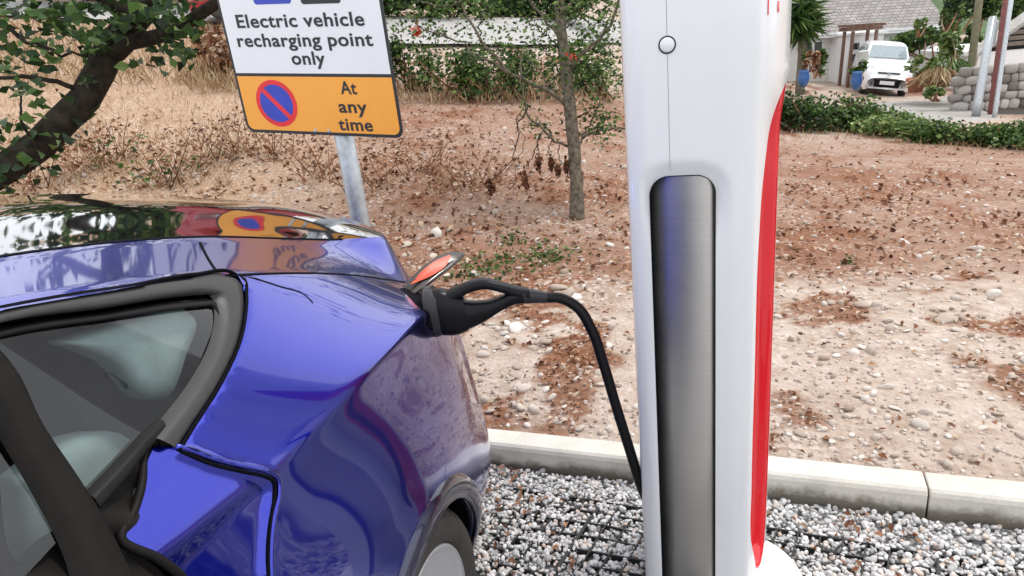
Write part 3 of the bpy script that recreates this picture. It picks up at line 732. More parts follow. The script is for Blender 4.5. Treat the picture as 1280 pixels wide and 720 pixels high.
# panel gaps
def gap_line(pts, w=.0026, name='panel_gap', lift_=.0009, n=40, mat='gap'):
    c = cat_curve(np.array(pts, float), n); t_ = np.gradient(c, axis=0); t_ /= np.linalg.norm(t_, axis=1)[:, None]
    # surface normal by nearest loft vertex
    V = []
    for p, t0 in zip(c, t_):
        k = np.argmin(((S-p)**2).sum(-1)); i, j = divmod(int(k), nv); i = min(max(i, 1), nu-2); j = min(max(j, 1), nv-2)
        nn = np.cross(S[i+1, j]-S[i-1, j], S[i, j+1]-S[i, j-1]); nn /= np.linalg.norm(nn)+1e-9
        if nn[0]*(p[0]-CX)+.3*nn[2] < 0: nn = -nn
        q = p+nn*((S[i, j]-p)@nn); s_ = np.cross(nn, t0); s_ /= np.linalg.norm(s_)+1e-9
        V += [q+nn*lift_+s_*w, q+nn*lift_-s_*w]
    part(name, V, [(2*i, 2*i+1, 2*i+3, 2*i+2) for i in range(n-1)], M[mat], car)
u_i = lambda y: int(np.argmin(abs(us-y)))
gap_line([S[u_i(y), brk[1]] for y in np.arange(-1.2, .70, .1)], n=90)                       # along the roof rail to the tail
gap_line([(-.371, -.029, 1.324), (-.345, -.055, 1.32), (-.313, -.087, 1.314), (-.241, -.154, 1.301)], n=16)
gap_line([(-.237, -.099, 1.277), (-.222, -.03, 1.226), (-.204, .024, 1.173), (-.195, .020, 1.16)], .0016, n=16)
gap_line([S[u_i(y), brk[0]] for y in np.arange(-1.2, .60, .1)], .004, n=70)                 # glass edge
gap_line([S[min(k, nu-1), brk[1]+16] for k in range(u_i(.62), u_i(1.5), 6)], .003, n=50)     # boot lid below the lip
# tail lamps
lampF = (jcol[Fb].min(1) >= brk[1]+5) & (jcol[Fb].max(1) <= brk[2]+6) & (ucol[Fb].min(1) > .74) & (ucol[Fb].max(1) < 1.12)
V, F = compact(Vb, Fb[lampF])
nrm = np.array([.35, .9, .1]); V = V+nrm/np.linalg.norm(nrm)*.004
part('tail_lamp', V, F, M['lamp_red'], car); part('tail_lamp', mirror(V), F[:, ::-1], M['lamp_red'], car)
# wheels: tyre with tread grooves, cover with spokes
def wheel(cy_, cz_, sgn):
    cxw = -.045 if sgn > 0 else 2*CX+.045
    w = bpy.data.objects.new('wheel', None); COL.objects.link(w); w.parent = car
    c = np.array([cxw, cy_, cz_]); ax = np.array([float(sgn), 0, 0])
    mbw = MB(); R_, n = .326, 96
    prof = [(r_*.918, h_) for r_, h_ in [(.235, -.02), (.245, .012), (.275, .020), (.305, .016), (.322, .002), (.332, -.014), (.337, -.035), (.338, -.06), (.338, -.10), (.338, -.14), (.335, -.17), (.322, -.195), (.25, -.2)]]
    mbw.lathe(c, prof, n, ax); V = np.array(mbw.V)
    k = np.arange(len(V)); row = k//n; colm = k % n
    rad = V-c; rad[:, 0] = 0; rl = np.linalg.norm(rad, axis=1)
    dent = np.where((row >= 4) & (row <= 7) & (colm % 4 == 0), -.010, 0)+np.where((row == 8), -.006, 0)
    V += rad/rl[:, None]*dent[:, None]; V[:, 1:] += 0
    part('tyre', V, mbw.F, M['tyre'], w)
    mbr = MB(); mbr.lathe(c, [(r_*.918, h_) for r_, h_ in [(.0, .004), (.05, .006), (.09, .002), (.2, -.004), (.224, .004), (.234, .010), (.238, .004), (.238, -.03)]], 64, ax); mbr.build('rim', M['alloy'], w, True)
    mbk = MB()
    for q in range(10):
        a0 = q*2*math.pi/10+.15; P = []
        for r_, da in ((.06, .10), (.135, .05), (.135, -.05), (.06, -.02)):
            P.append(c+np.array([sgn*.0045, r_*math.cos(a0+da), r_*math.sin(a0+da)]))
        mbk.add(P, [(0, 1, 2, 3)])
    mbk.build('wheel_slot', M['gap'], w)
for cy_, dz in ((-.0, 0), (-.0-2.86, .085)):
    wheel(cy_, .302+dz, 1); wheel(cy_, .302+dz, -1)
# cabin: floor, rear bench, head restraints, parcel shelf, front seats
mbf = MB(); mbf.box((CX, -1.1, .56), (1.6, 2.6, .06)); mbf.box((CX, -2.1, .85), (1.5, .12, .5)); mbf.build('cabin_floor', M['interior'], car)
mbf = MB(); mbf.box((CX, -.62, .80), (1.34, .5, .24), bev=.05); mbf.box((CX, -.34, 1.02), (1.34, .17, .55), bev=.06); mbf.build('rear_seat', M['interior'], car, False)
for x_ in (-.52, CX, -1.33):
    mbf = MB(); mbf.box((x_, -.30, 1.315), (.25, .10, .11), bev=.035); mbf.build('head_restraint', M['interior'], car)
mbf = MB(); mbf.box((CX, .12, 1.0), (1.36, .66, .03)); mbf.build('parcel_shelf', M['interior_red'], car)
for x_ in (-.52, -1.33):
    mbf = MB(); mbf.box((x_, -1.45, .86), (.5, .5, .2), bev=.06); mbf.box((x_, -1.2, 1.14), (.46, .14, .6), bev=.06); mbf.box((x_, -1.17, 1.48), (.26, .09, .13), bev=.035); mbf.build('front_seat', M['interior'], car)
def domed_panel(pts, X0, th, name, mat):
    P = cat_curve([(*p, 0) for p in pts+[pts[0]]], 50)[:-1, :2]; c = P.mean(0); k = len(P); V = []
    for o_, sc in ((-th, .98), (0, 1), (.012, .97), (.02, .88), (.024, .6), (.025, .01)): V += [(X0+o_, *(c+(p-c)*sc)) for p in P]
    part(name, V, [(i*k+j, i*k+(j+1) % k, (i+1)*k+(j+1) % k, (i+1)*k+j) for i in range(5) for j in range(k)], mat, car)
def px_on_x(u, v, X): r = ray(u, v); return tuple((CAM+r*((X-CAM[0])/r[0]))[1:])
domed_panel([px_on_x(u, v, -.25) for u, v in ((68, 428), (150, 402), (225, 386), (240, 400), (228, 440), (200, 500), (180, 500), (130, 452))], -.25, .02, 'upper_pale_panel', M['pale_inner'])  # pale shape added close behind the glass to give the pane its pale patch
domed_panel([(-.56, 1.16), (-.47, 1.165), (-.37, 1.09), (-.42, 1.01), (-.58, 1.03)], -.30, .03, 'lower_pale_panel', M['pale_inner'])  # second pale shape added lower behind the same pane
# ---- charge port, lid
pc = np.array([side_x(.44, .975)[0], .44, .975])
mbq = MB(); mbq.lathe(pc+np.array([-.03, 0, 0]), [(.0, .02), (.045, .02), (.052, .036), (.060, .040), (.062, .02)], 32, (1, .22, .25)); mbq.build('charge_socket', M['plug_grey'], car, True)
POLY_PORT = [(.345, .975), (.385, 1.015), (.47, 1.028), (.55, 1.0), (.565, .95), (.50, .915), (.40, .93)]
side_patch(POLY_PORT, .0015, 'port_recess', M['gap'], res=.006)
h0 = at(489, 381, 2.015); h1 = at(532, 352, 2.13); t0 = at(581, 316, 2.20); t1 = at(560, 322, 2.28)
fl = cat_curve([at(490, 381, 1.88), at(507, 356, 1.91), at(527, 335, 1.955), at(548, 321, 2.0), at(570, 315, 2.04), at(581, 317, 2.05), at(574, 326, 2.02), at(553, 343, 1.96), at(525, 364, 1.90), at(505, 376, 1.875), at(490, 381, 1.88)], 60)[:-1]
ctr = fl.mean(0); nrm = np.linalg.svd(fl-ctr)[2][2]; nrm = nrm if nrm[2] > 0 else -nrm
lid = []
k = len(fl)
for off_, sc in ((.006, 0), (.007, .6), (.0055, .93), (.002, 1.0), (-.004, .99), (-.007, .9), (-.008, 0)):
    for p in fl: lid.append(ctr+(p-ctr)*max(sc, .001)+nrm*off_)
lidF = [(i*k+j, i*k+(j+1) % k, (i+1)*k+(j+1) % k, (i+1)*k+j) for i in range(6) for j in range(k)]
flap = part('charge_flap', lid, lidF, M['flap'], car)
ln = cat_curve([at(512, 358, 1.915), at(530, 338, 1.95), at(548, 326, 1.985), at(563, 321, 2.01), at(559, 331, 1.99), at(540, 346, 1.94), at(512, 358, 1.915)], 30)[:-1]
lc = ln.mean(0); part('reflector', np.concatenate([[lc+nrm*.0078], ln+nrm*.0072]), [(0, 1+i, 1+(i+1) % 29) for i in range(29)], M['lens_red'], flap)
mbh = MB(); mbh.tube(cat_curve([pc+np.array([-.01, -.03, .03]), at(529, 372, 1.95), at(533, 356, 1.98)], 8), .011, 8); mbh.build('flap_hinge', M['plug'], flap, True)

# ------------------------------------------------------------------ charging plug and cable
gE = np.array([.185, .510, .985])                     # cable end of the handle
g0_ = pc+np.array([.012, -.012, .002])
plug = thing('charging_plug', tuple(g0_), 'black charging plug with open loop grip pushed into the blue car', 'charging plug')
ax = gE-g0_; L_ = np.linalg.norm(ax); ax = ax/L_; upv = np.array([0, 0, 1.]); sdv = np.cross(ax, upv); sdv /= np.linalg.norm(sdv); upv = np.cross(sdv, ax)
def loc(a, h, s=0.): return g0_+ax*a*L_+upv*h+sdv*s
def oval(path, name, mat, n=14):
    """swept oval: (along 0..1, height, half height, half width)"""
    V = []
    p = cat_curve(np.array([(a, h, 0) for a, h, _, _ in path]), 40); q = cat_curve(np.array([(i/(len(path)-1), rh, rw) for i, (_, _, rh, rw) in enumerate(path)]), 40)
    for i in range(40):
        for j in range(n):
            t = 2*math.pi*j/n; c_, s_ = math.cos(t), math.sin(t)
            c_ = math.copysign(abs(c_)**.75, c_); s_ = math.copysign(abs(s_)**.75, s_)
            V.append(loc(p[i][0], p[i][1]+q[i][1]*s_, q[i][2]*c_))
    F = [(i*n+j, i*n+(j+1) % n, (i+1)*n+(j+1) % n, (i+1)*n+j) for i in range(39) for j in range(n)]+[tuple(range(n))[::-1], tuple(39*n+j for j in range(n))]
    return part(name, V, F, mat, plug)
oval([(-.04, .0, .062, .036), (.06, -.002, .066, .037), (.16, -.010, .060, .034), (.26, -.014, .048, .03)], 'plug_nose', M['plug'])
oval([(.12, -.012, .052, .032), (.30, -.018, .040, .03), (.48, -.010, .029, .026), (.62, .004, .020, .022), (.74, .014, .019, .02), (.84, .012, .021, .02)], 'lower_body', M['plug'])
oval([(.06, .030, .022, .026), (.20, .046, .017, .024), (.34, .060, .014, .022), (.46, .062, .014, .021), (.62, .045, .014, .02), (.78, .022, .016, .02), (.86, .013, .018, .02)], 'loop_grip', M['plug'])
oval([(.80, .014, .021, .021), (.90, .008, .018, .018), (1.02, .0, .0135, .0135)], 'strain_relief', M['plug_grey'])
oval([(-.10, -.002, .066, .044), (-.02, -.002, .066, .044), (.02, -.002, .062, .041)], 'plug_collar', M['plug_grey'])
cb = cat_curve([gE-ax*.01, gE+ax*.035+np.array([0, 0, -.006]), (.262, .523, .955), (.300, .523, .885), (.325, .52, .79), (.353, .518, .66), (.385, .515, .52), (.412, .515, .40), (.425, .53, .34)], 60)
mbc = MB(); mbc.tube(cb, .0142, 14)
single('charging_cable', mbc.V, mbc.F, M['cable'], 'thick black charging cable arching from plug to white post', 'cable')

# ------------------------------------------------------------------ parking sign on its post
M['sign_white'] = simple('sign_white', (.74, .75, .77), .35, 0, .02, 6)
M['sign_orange'] = simple('sign_orange', (.86, .36, .045), .35, 0, .03, 6)
M['sign_black'] = simple('sign_black', (.012, .012, .016), .4)
M['sign_blue'] = simple('sign_blue', (.025, .05, .42), .35)
M['sign_red'] = simple('sign_red', (.70, .02, .025), .35)
M['galv'] = simple('galvanised', (.42, .45, .47), .42, .55, .2, 30, .1)
BL = np.array([-1.209, 1.33, 1.378]); BR = np.array([-.497, 1.27, 1.317])
se1 = BR-BL; SW = np.linalg.norm(se1); se1 = se1/SW; se2 = np.array([0, 0, 1.]); sen = np.cross(se2, se1); sen /= np.linalg.norm(sen); sen = sen if sen[1] < 0 else -sen
sign = thing('parking_sign', (-.83, 1.33, float(terrain_z(-.83, 1.33))), 'white and orange electric vehicle recharging sign on a grey post', 'sign')
def sp(a, h, o=0.): return BL+se1*a+se2*h+sen*o
def rrect(x0, x1, y0, y1, r, n=6, corners=(1, 1, 1, 1)):
    P = []
    for (cx_, cy_, a0), on in zip(((x0+r, y0+r, math.pi), (x1-r, y0+r, 1.5*math.pi), (x1-r, y1-r, 0), (x0+r, y1-r, .5*math.pi)), corners):
        if on: P += [(cx_+r*math.cos(a0+t), cy_+r*math.sin(a0+t)) for t in np.linspace(0, math.pi/2, n)]
        else: P.append((x0 if cx_ < (x0+x1)/2 else x1, y0 if cy_ < (y0+y1)/2 else y1))
    return P
def plate(poly, o0, o1, name, mat, par):
    k = len(poly); V = [sp(x, y, o1) for x, y in poly]+[sp(x, y, o0) for x, y in poly]
    F = [tuple(range(k)), tuple(range(2*k-1, k-1, -1))]+[(i, k+i, k+(i+1) % k, (i+1) % k) for i in range(k)]
    return part(name, V, F, mat, par, False)
SH = .78; SD = .2255
board = plate(rrect(0, SW, 0, SH, .035), -.003, 0, 'sign_board', M['sign_black'], sign)
plate(rrect(.012, SW-.012, SD+.006, SH-.012, .027, corners=(0, 0, 1, 1)), .0002, .0012, 'white_panel', M['sign_white'], board)
plate(rrect(.012, SW-.012, .012, SD-.006, .027, corners=(1, 1, 0, 0)), .0002, .0012, 'orange_panel', M['sign_orange'], board)
def disc(cx_, cy_, rx, ry, o, name, mat, par, n=48):
    plate([(cx_+rx*math.cos(t), cy_+ry*math.sin(t)) for t in np.linspace(0, 2*math.pi, n, endpoint=False)], .0005, o, name, mat, par)
dc = (.174, .117)
disc(*dc, .095, .090, .0020, 'roundel', M['sign_red'], board)
disc(*dc, .076, .072, .0026, 'roundel_field', M['sign_blue'], board)
plate([(dc[0]+x*math.cos(-.78)-y*math.sin(-.78), dc[1]+x*math.sin(-.78)+y*math.cos(-.78)) for x, y in ((-.08, -.0095), (.08, -.0095), (.08, .0095), (-.08, .0095))], .0005, .0032, 'roundel_bar', M['sign_red'], board)
def text(body_, cx_, base, h, width, name='lettering', mat='sign_black', bold=.022):
    cu = bpy.data.curves.new('txt', 'FONT'); cu.body = body_; cu.size = 1; cu.align_x = 'CENTER'; cu.offset = bold; cu.space_character = 1.06; cu.resolution_u = 5
    ob = bpy.data.objects.new('txt', cu); COL.objects.link(ob); bpy.context.view_layer.update()
    me = bpy.data.meshes.new_from_object(ob); bpy.data.objects.remove(ob, do_unlink=True)
    co = np.array([v.co[:] for v in me.vertices]); k = width/(co[:, 0].max()-co[:, 0].min()); co[:, 0] -= (co[:, 0].max()+co[:, 0].min())/2
    V = np.array([sp(cx_+c[0]*k, base+c[1]*h, .0024) for c in co]); F = [tuple(p.vertices) for p in me.polygons]
    bpy.data.meshes.remove(me)
    # one part per character: group connected faces, then join pieces stacked over each other (the dot of an i)
    root = list(range(len(V)))
    def find(a):
        while root[a] != a: root[a] = root[root[a]]; a = root[a]
        return a
    for f in F:
        for a in f[1:]: root[find(a)] = find(f[0])
    isl = {}
    for f in F: isl.setdefault(find(f[0]), []).append(f)
    gl = sorted(([min(co[a][0] for f in fs for a in f), max(co[a][0] for f in fs for a in f), fs] for fs in isl.values()), key=lambda g: g[0])
    mg = []
    for g in gl:
        if mg and min(mg[-1][1], g[1])-max(mg[-1][0], g[0]) > .5*min(mg[-1][1]-mg[-1][0], g[1]-g[0]): mg[-1][1] = max(mg[-1][1], g[1]); mg[-1][2] = mg[-1][2]+g[2]
        else: mg.append(list(g))
    for x0_, x1_, fs in mg:
        ids = sorted({a for f in fs for a in f}); ix = {a: i for i, a in enumerate(ids)}
        part(name, V[ids], [tuple(ix[a] for a in f) for f in fs], M[mat], board, False)
# height h = em size; cap height is about .7 em
text('Electric vehicle', .352, .399, .066, .562)
text('recharging point', .354, .330, .066, .600)
text('only', .363, .265, .066, .150)
text('At', .515, .159, .066, .070); text('any', .519, .090, .066, .124); text('time', .517, .023, .066, .150)
plate(rrect(.172, .339, .479, .650, .012), .0005, .002, 'blue_tile', M['sign_blue'], board)
plate(rrect(.381, .550, .475, .650, .012), .0005, .002, 'black_tile', M['sign_black'], board)
text('P', .255, .505, .17, .085, 'tile_letter', 'sign_white')
for x_ in (.330, .392):
    mbq = MB(); mbq.lathe(sp(x_, .016), [(.0, .007), (.005, .0065), (.0075, .003), (.008, 0)], 12, sen); mbq.build('bolt', M['galv'], sign, True)
pb = sp(.425, 0, -.045); mbq = MB(); mbq.tube([(pb[0], pb[1], .0), (pb[0], pb[1], 1.0), (pb[0], pb[1], 2.13)], .038, 24); mbq.build('post', M['galv'], sign, True)
for h_ in (.06, .62):
    mbq = MB(); mbq.box(sp(.425, h_, -.009), (.2, .008, .03), np.stack([se1, -sen, se2], 1)); mbq.build('post_clip', M['galv'], sign)

# ------------------------------------------------------------------ litter, stones and weeds on the soil
def full_z(x, y):
    x = np.asarray(x, float); y = np.asarray(y, float); nr = sstep(14, 6, y); k = y-kerb_y(np.clip(x, -6, 8))-.10
    return terrain_z(x, y)+nr*(.045*(fbm(x, y, 1.1, 31)-.5)+.022*(fbm(x, y, 7, 41, 3)-.5)*sstep(0, .2, k))+(1-nr)*.25*(fbm(x, y, .3, 51)-.5)
def ground_many(U, V, dmin=2.2, dmax=40, n=500):
    ds = np.exp(np.linspace(math.log(dmin), math.log(dmax), n)); out = np.zeros((len(U), 3)); alive = np.ones(len(U), bool)
    D = FW+np.outer((np.asarray(U)-640)/FPX, RT)-np.outer((np.asarray(V)-360)/FPX, UP)
    for d in ds:
        P = CAM+D*d; hit = alive & (P[:, 2] < terrain_z(P[:, 0], P[:, 1])); out[hit] = P[hit]; alive &= ~hit
        if not alive.any(): break
    out = out[~alive]; out[:, 2] = full_z(out[:, 0], out[:, 1]); return out
def behind_kerb(P, m=.14): return P[P[:, 1] > kerb_y(np.clip(P[:, 0], -6, 8))+m]
def leaves(C, L, r, dirs=None, wid=.5, up=.6, fold=.25):
    """leaf blades: centre points, lengths -> mesh arrays with a random value per leaf"""
    C = np.asarray(C, float); n = len(C); L = np.broadcast_to(L, (n,))
    if dirs is None: dirs = r.normal(size=(n, 3))*np.array([1, 1, .5])
    dirs = dirs/(np.linalg.norm(dirs, axis=1)[:, None]+1e-9)
    nn = r.normal(size=(n, 3))*(1-up)+np.array([0, 0, up]); sdv_ = np.cross(dirs, nn); sdv_ /= np.linalg.norm(sdv_, axis=1)[:, None]+1e-9; nn = np.cross(sdv_, dirs)
    w = wid*L*r.uniform(.7, 1.2, n)/2
    b = C-dirs*(L/2)[:, None]; t = C+dirs*(L/2)[:, None]-nn*(L*.12)[:, None]; m = C-dirs*(L*.05)[:, None]
    l_ = m-sdv_*w[:, None]+nn*(w*fold*2)[:, None]; r_ = m+sdv_*w[:, None]+nn*(w*fold*2)[:, None]
    V = np.stack([b, l_, t, r_], 1).reshape(-1, 3); k = np.arange(n)*4
    F = np.concatenate([np.stack([k, k+2, k+1], 1), np.stack([k, k+3, k+2], 1)])
    return V, F, np.repeat(r.random(n), 4)
def join(*ms):
    V = []; F = []; A = []; o = 0
    for v, f, a in ms: V.append(v); F.append(f+o); A.append(a); o += len(v)
    return np.concatenate(V), np.concatenate(F), np.concatenate(A)

M['stone'] = attr_mat('field_stone', [(0, (.28, .20, .15)), (.35, (.44, .36, .30)), (.7, (.54, .47, .41)), (1, (.68, .63, .58))], .9, 0, .3, 70)
M['dead_leaf'] = attr_mat('dead_leaf', [(0, (.07, .025, .014)), (.3, (.19, .075, .035)), (.6, (.34, .17, .09)), (.85, (.50, .33, .21)), (1, (.62, .50, .38))], .8, .15, 0, 60)
M['straw'] = attr_mat('dry_grass', [(0, (.24, .13, .06)), (.5, (.46, .31, .17)), (1, (.66, .54, .36))], .8, .2)
M['leaf'] = attr_mat('green_leaf', [(0, (.014, .038, .010)), (.4, (.045, .10, .02)), (.75, (.10, .18, .04)), (1, (.22, .31, .09))], .5, .3, 0, 60)
M['leaf_dark'] = attr_mat('dark_leaf', [(0, (.010, .025, .010)), (.5, (.03, .07, .018)), (.85, (.07, .14, .03)), (1, (.16, .25, .07))], .45, .35, 0, 60)
M['leaf_pale'] = attr_mat('pale_leaf', [(0, (.05, .10, .03)), (.5, (.14, .23, .06)), (1, (.36, .42, .16))], .5, .25, 0, 60)
M['bark'] = simple('bark', (.115, .095, .065), .9, 0, .75, 26, 1.0)
M['bark_dark'] = simple('bark_dark', (.026, .021, .016), .95, 0, .6, 14, .8, spec=.15)

# small stones: one mass
U = rng.uniform(-150, 1420, 15000); Vv = rng.uniform(150, 640, 15000)
P = behind_kerb(ground_many(U, Vv)); P = P[rng.random(len(P)) < sstep(.30, .62, fbm(P[:, 0], P[:, 1], 1.7, 61))*.9+.12]
l_, s_, p_ = soil_fields(P[:, 0], P[:, 1]); P = P[rng.random(len(P)) > .55*l_]
d_ = (P-CAM)@FW
sz = rng.gamma(1.5, .0046, len(P))+.003; sz *= np.clip(d_/3.2, 1, 2.2)
P[:, 2] += sz*.12
V, F, A = stones(P, sz, ICO0, rng, .5)
tag(link('pebbles', mesh_np('pebbles', V, F, M['stone'], False, {'rnd': A})), 'small pale pebbles strewn over the bare soil', 'pebbles', None, 'stuff')
# larger stones, each a piece of the ground
protos = []
for i in range(9):
    V, F, A = stones(np.zeros((1, 3)), np.ones(1), ICO1, rng, .5); A[:] = .25+.75*i/8
    protos.append(mesh_np('stone', V, F, M['stone'], False, {'rnd': A}))
U = rng.uniform(430, 1330, 420); Vv = np.concatenate([rng.uniform(300, 620, 300), rng.uniform(200, 300, 120)])
P = behind_kerb(ground_many(U, Vv), .17)[:200]
for i, p in enumerate(P):
    s0 = (rng.gamma(2.4, .0075)+.014)*np.clip(((p-CAM)@FW)/3.4, .9, 1.8); s0 = min(s0, .085)
    o = link('stone', protos[i % 9], ground); o.location = (p[0], p[1], p[2]+s0*.1); o.scale = (s0, s0*rng.uniform(.6, 1), s0*rng.uniform(.35, .6)); o.rotation_euler = (rng.normal(0, .15), rng.normal(0, .15), rng.uniform(0, 6.3))
for (u, v, s0) in ((655, 488, .055), (604, 443, .05), (672, 303, .06), (690, 500, .04), (650, 510, .045), (1150, 535, .05), (1110, 402, .04)):
    p = ground_pt(u, v); o = link('stone', protos[5], ground); o.location = (p[0], p[1], full_z(p[0], p[1])+.008); o.scale = (s0, s0*.8, s0*.5); o.rotation_euler = (0, 0, u)
# leaf litter
U = rng.uniform(-250, 1450, 42000); Vv = rng.uniform(70, 620, 42000)
P = behind_kerb(ground_many(U, Vv), .16); l_, s_, p_ = soil_fields(P[:, 0], P[:, 1])
uu = np.array([proj(p) for p in P]); lb = sstep(320, 210, uu[:, 1])*sstep(720, 540, uu[:, 0])*sstep(120, 190, uu[:, 1])
keep = rng.random(len(P)) < np.clip(.03+.55*l_**1.5+.8*lb*sstep(.3, .6, fbm(P[:, 0], P[:, 1], 1.2, 71)), 0, 1)*(1-.6*s_*(1-lb))
P = P[keep]; d_ = (P-CAM)@FW
LL = rng.uniform(.016, .042, len(P))*np.clip(d_/3.2, .9, 2.0)
P[:, 2] += rng.uniform(.0, .016, len(P))*np.clip(d_/3, 1, 3)
V, F, A = leaves(P, LL, rng, None, .6, .75, .3)
tag(link('leaf_litter', mesh_np('leaf_litter', V, F, M['dead_leaf'], False, {'rnd': A})), 'brown dead leaves scattered over the soil', 'leaf litter', None, 'stuff')
# leaves blown onto the gravel
n = 260; px = rng.choice(rng.uniform(-.3, 2.3, 45), n)+rng.normal(0, .035, n); py = kerb_y(px)-rng.gamma(1.6, .16, n)-.02; py = np.clip(py, .15, 1.1)
V, F, A = leaves(np.stack([px, py, bay_z(py)+.022], -1), rng.uniform(.014, .034, n), rng, None, .6, .7, .35)
tag(link('fallen_leaves', mesh_np('fallen_leaves', V, F, M['dead_leaf'], False, {'rnd': A*.55+.15})), 'few russet fallen leaves lying on the grey gravel', 'leaf litter', None, 'stuff')

# weeds
def weed(name, u, v, n, rad, hgt, L, mat, label, cat, group=None, stems=0, smat=None):
    p = ground_pt(u, v); p[2] = float(full_z(p[0], p[1])); r = rng
    t = thing(name, p, label, cat, group)
    q = r.normal(size=(n, 2))*rad*.5; C = np.c_[p[0]+q[:, 0], p[1]+q[:, 1], p[2]+r.random(n)**1.3*hgt]
    V, F, A = leaves(C, r.uniform(.6, 1.2, n)*L, r, None, .6, .4, .3)
    part('foliage', V, F, mat, t, False, {'rnd': A})
    if stems:
        mq = MB()
        for k in range(stems):
            b = p+np.array([*(r.normal(size=2)*rad*.3), 0]); tip = b+np.array([*(r.normal(size=2)*rad*.55), hgt*r.uniform(.6, 1.15)]); mid = (b+tip)/2+r.normal(size=3)*hgt*.08
            mq.tube(cat_curve([b, mid, tip], 6), np.linspace(.006, .0025, 6)*max(1, hgt*1.6), 5, False, r.random())
        mq.build('stem', smat, t)['kind'] = 'stuff'
    return t
for i, (u, v, n, rad, lb_) in enumerate(((618, 334, 150, .34, 'low green weed on the soil just above the plug'), (682, 322, 190, .26, 'largest low green weed on the soil beside the thin tree'), (640, 300, 70, .25, 'faint green weed among dead leaves left of the thin tree'), (590, 343, 60, .2, 'small green weed close behind the charging flap'), (1064, 330, 26, .07, 'tiny green weed on pale soil right of the white post'))):
    weed('weed', u, v, n, rad, .05, .04, M['leaf'], lb_, 'weed', 'green weeds on the soil')
dead = [(55, 236, 'above the car roof at far left'), (105, 215, 'below the leaning dark trunk'), (140, 205, 'with the tallest stems left of the sign'), (205, 232, 'with green shoots above the car roof'), (262, 205, 'leaning towards the sign from its left'), (305, 190, 'directly under the left corner of the sign'), (345, 200, 'just left of the sign post'), (395, 225, 'touching the sign post from the left'), (470, 235, 'just right of the sign post'), (525, 215, 'between sign post and thin tree, nearer the post'), (570, 235, 'between sign post and thin tree, in the middle'), (605, 240, 'under the drooping branches of the thin tree')]
for i, (u, v, w_) in enumerate(dead):
    t = weed('dead_weed', u, v, 130 if u < 420 else 80, .42, .45 if u < 420 else .32, .06, M['dead_leaf'], 'withered brown weed '+w_, 'dead weed', 'withered weeds behind the car', 18, M['dead_leaf'])
    if 120 < u < 260:
        p = np.array(t.location); q = rng.normal(size=(45, 2))*.22
        V, F, A = leaves(np.c_[p[0]+q[:, 0], p[1]+q[:, 1], p[2]+rng.random(45)*.28], rng.uniform(.05, .1, 45), rng, None, .6, .4); part('green_shoot', V, F, M['leaf'], t, False, {'rnd': A})['kind'] = 'stuff'
# dry grass blades at the foot of the hedges and on the straw field
def grass_mass(name, regs, label, mat, cat='dry grass'):
    ms = []
    for (u0, u1, v0, v1, n, h) in regs:
        P = ground_many(rng.uniform(u0, u1, n), rng.uniform(v0, v1, n)); k = len(P)
        dr = np.c_[rng.normal(size=(k, 2))*.55, np.ones(k)]; dr /= np.linalg.norm(dr, axis=1)[:, None]; L = h*rng.uniform(.4, 1.2, k)
        ms.append(leaves(P+dr*(L/2)[:, None]*.9, L, rng, dr, .07, .3, .1))
    V, F, A = join(*ms); tag(link(name, mesh_np(name, V, F, mat, False, {'rnd': A})), label, cat, None, 'stuff')
grass_mass('dry_grass', [(480, 790, 95, 132, 1500, .26), (960, 1120, 150, 178, 420, .16), (1120, 1300, 165, 190, 420, .15), (-60, 300, 30, 110, 2600, .3), (-60, 300, 110, 240, 2400, .13), (240, 320, 60, 120, 500, .4)], 'dry straw grass along the hedge foot and field', M['straw'])

# ------------------------------------------------------------------ trees
def px_path(pts): return np.array([at(u, v, d) for u, v, d in pts])
def limb(mb_, pts, r0, r1, n=14, sides=10, wob=.0):
    c = cat_curve(pts, n); 
    if wob: c[1:-1] += rng.normal(0, wob, (n-2, 3))
    mb_.tube(c, np.linspace(r0, r1, n), sides, True); return c
def along(path, n, spread):
    i = rng.integers(0, len(path)-1, n); f = rng.random(n)[:, None]; return path[i]*(1-f)+path[i+1]*f+rng.normal(size=(n, 3))*spread
gp = ground_pt(-330, 345); gp = gp-np.array([0, 0, .1])
tree = thing('leaning_tree', gp+np.array([0, 0, .1]), 'dark ivy-clad tree trunk leaning across the upper left corner', 'tree')
D0 = 4.6
trunkp = np.concatenate([[gp], px_path([(-130, 285, D0), (0, 215, D0), (65, 168, D0), (112, 112, D0+.05), (135, 65, D0+.1), (183, 8, D0+.15), (222, -50, D0+.2), (240, -150, D0+.3), (260, -300, D0+.5)])])
mq = MB(); tc_ = cat_curve(trunkp, 40); mq.tube(tc_+rng.normal(0, .008, tc_.shape), np.linspace(.118, .085, 40), 14); mq.build('trunk', M['bark_dark'], tree, True)
fol = []; br = []
def branch(pts, r0, r1, wob=.012):
    mq = MB(); c = limb(mq, px_path(pts), r0, r1, 14, 7, wob); mq.build('branch', M['bark_dark'], tree, True); return c
b1 = branch([(128, 75, D0+.1), (190, 45, D0), (240, 28, D0-.1), (300, -20, D0-.2), (360, -90, D0-.2)], .06, .02)
b2 = branch([(100, 112, D0), (55, 99, D0-.1), (0, 96, D0-.2), (-80, 100, D0-.3)], .018, .008)
b3 = branch([(165, 25, D0), (100, -20, D0-.3), (30, -50, D0-.5), (-80, -90, D0-.6)], .05, .02)
b4 = branch([(50, 185, D0-.1), (30, 160, D0-.2), (26, 120, D0-.25)], .012, .006, .004)
b5 = branch([(220, -60, D0+.2), (330, -140, D0), (470, -230, D0-.2), (560, -330, D0)], .06, .02)
b6 = branch([(0, 30, D0-.3), (60, 60, D0-.3), (110, 70, D0-.2)], .015, .008)
b7 = branch([(230, -120, D0+.3), (120, -240, D0+.2), (0, -330, D0)], .06, .02)
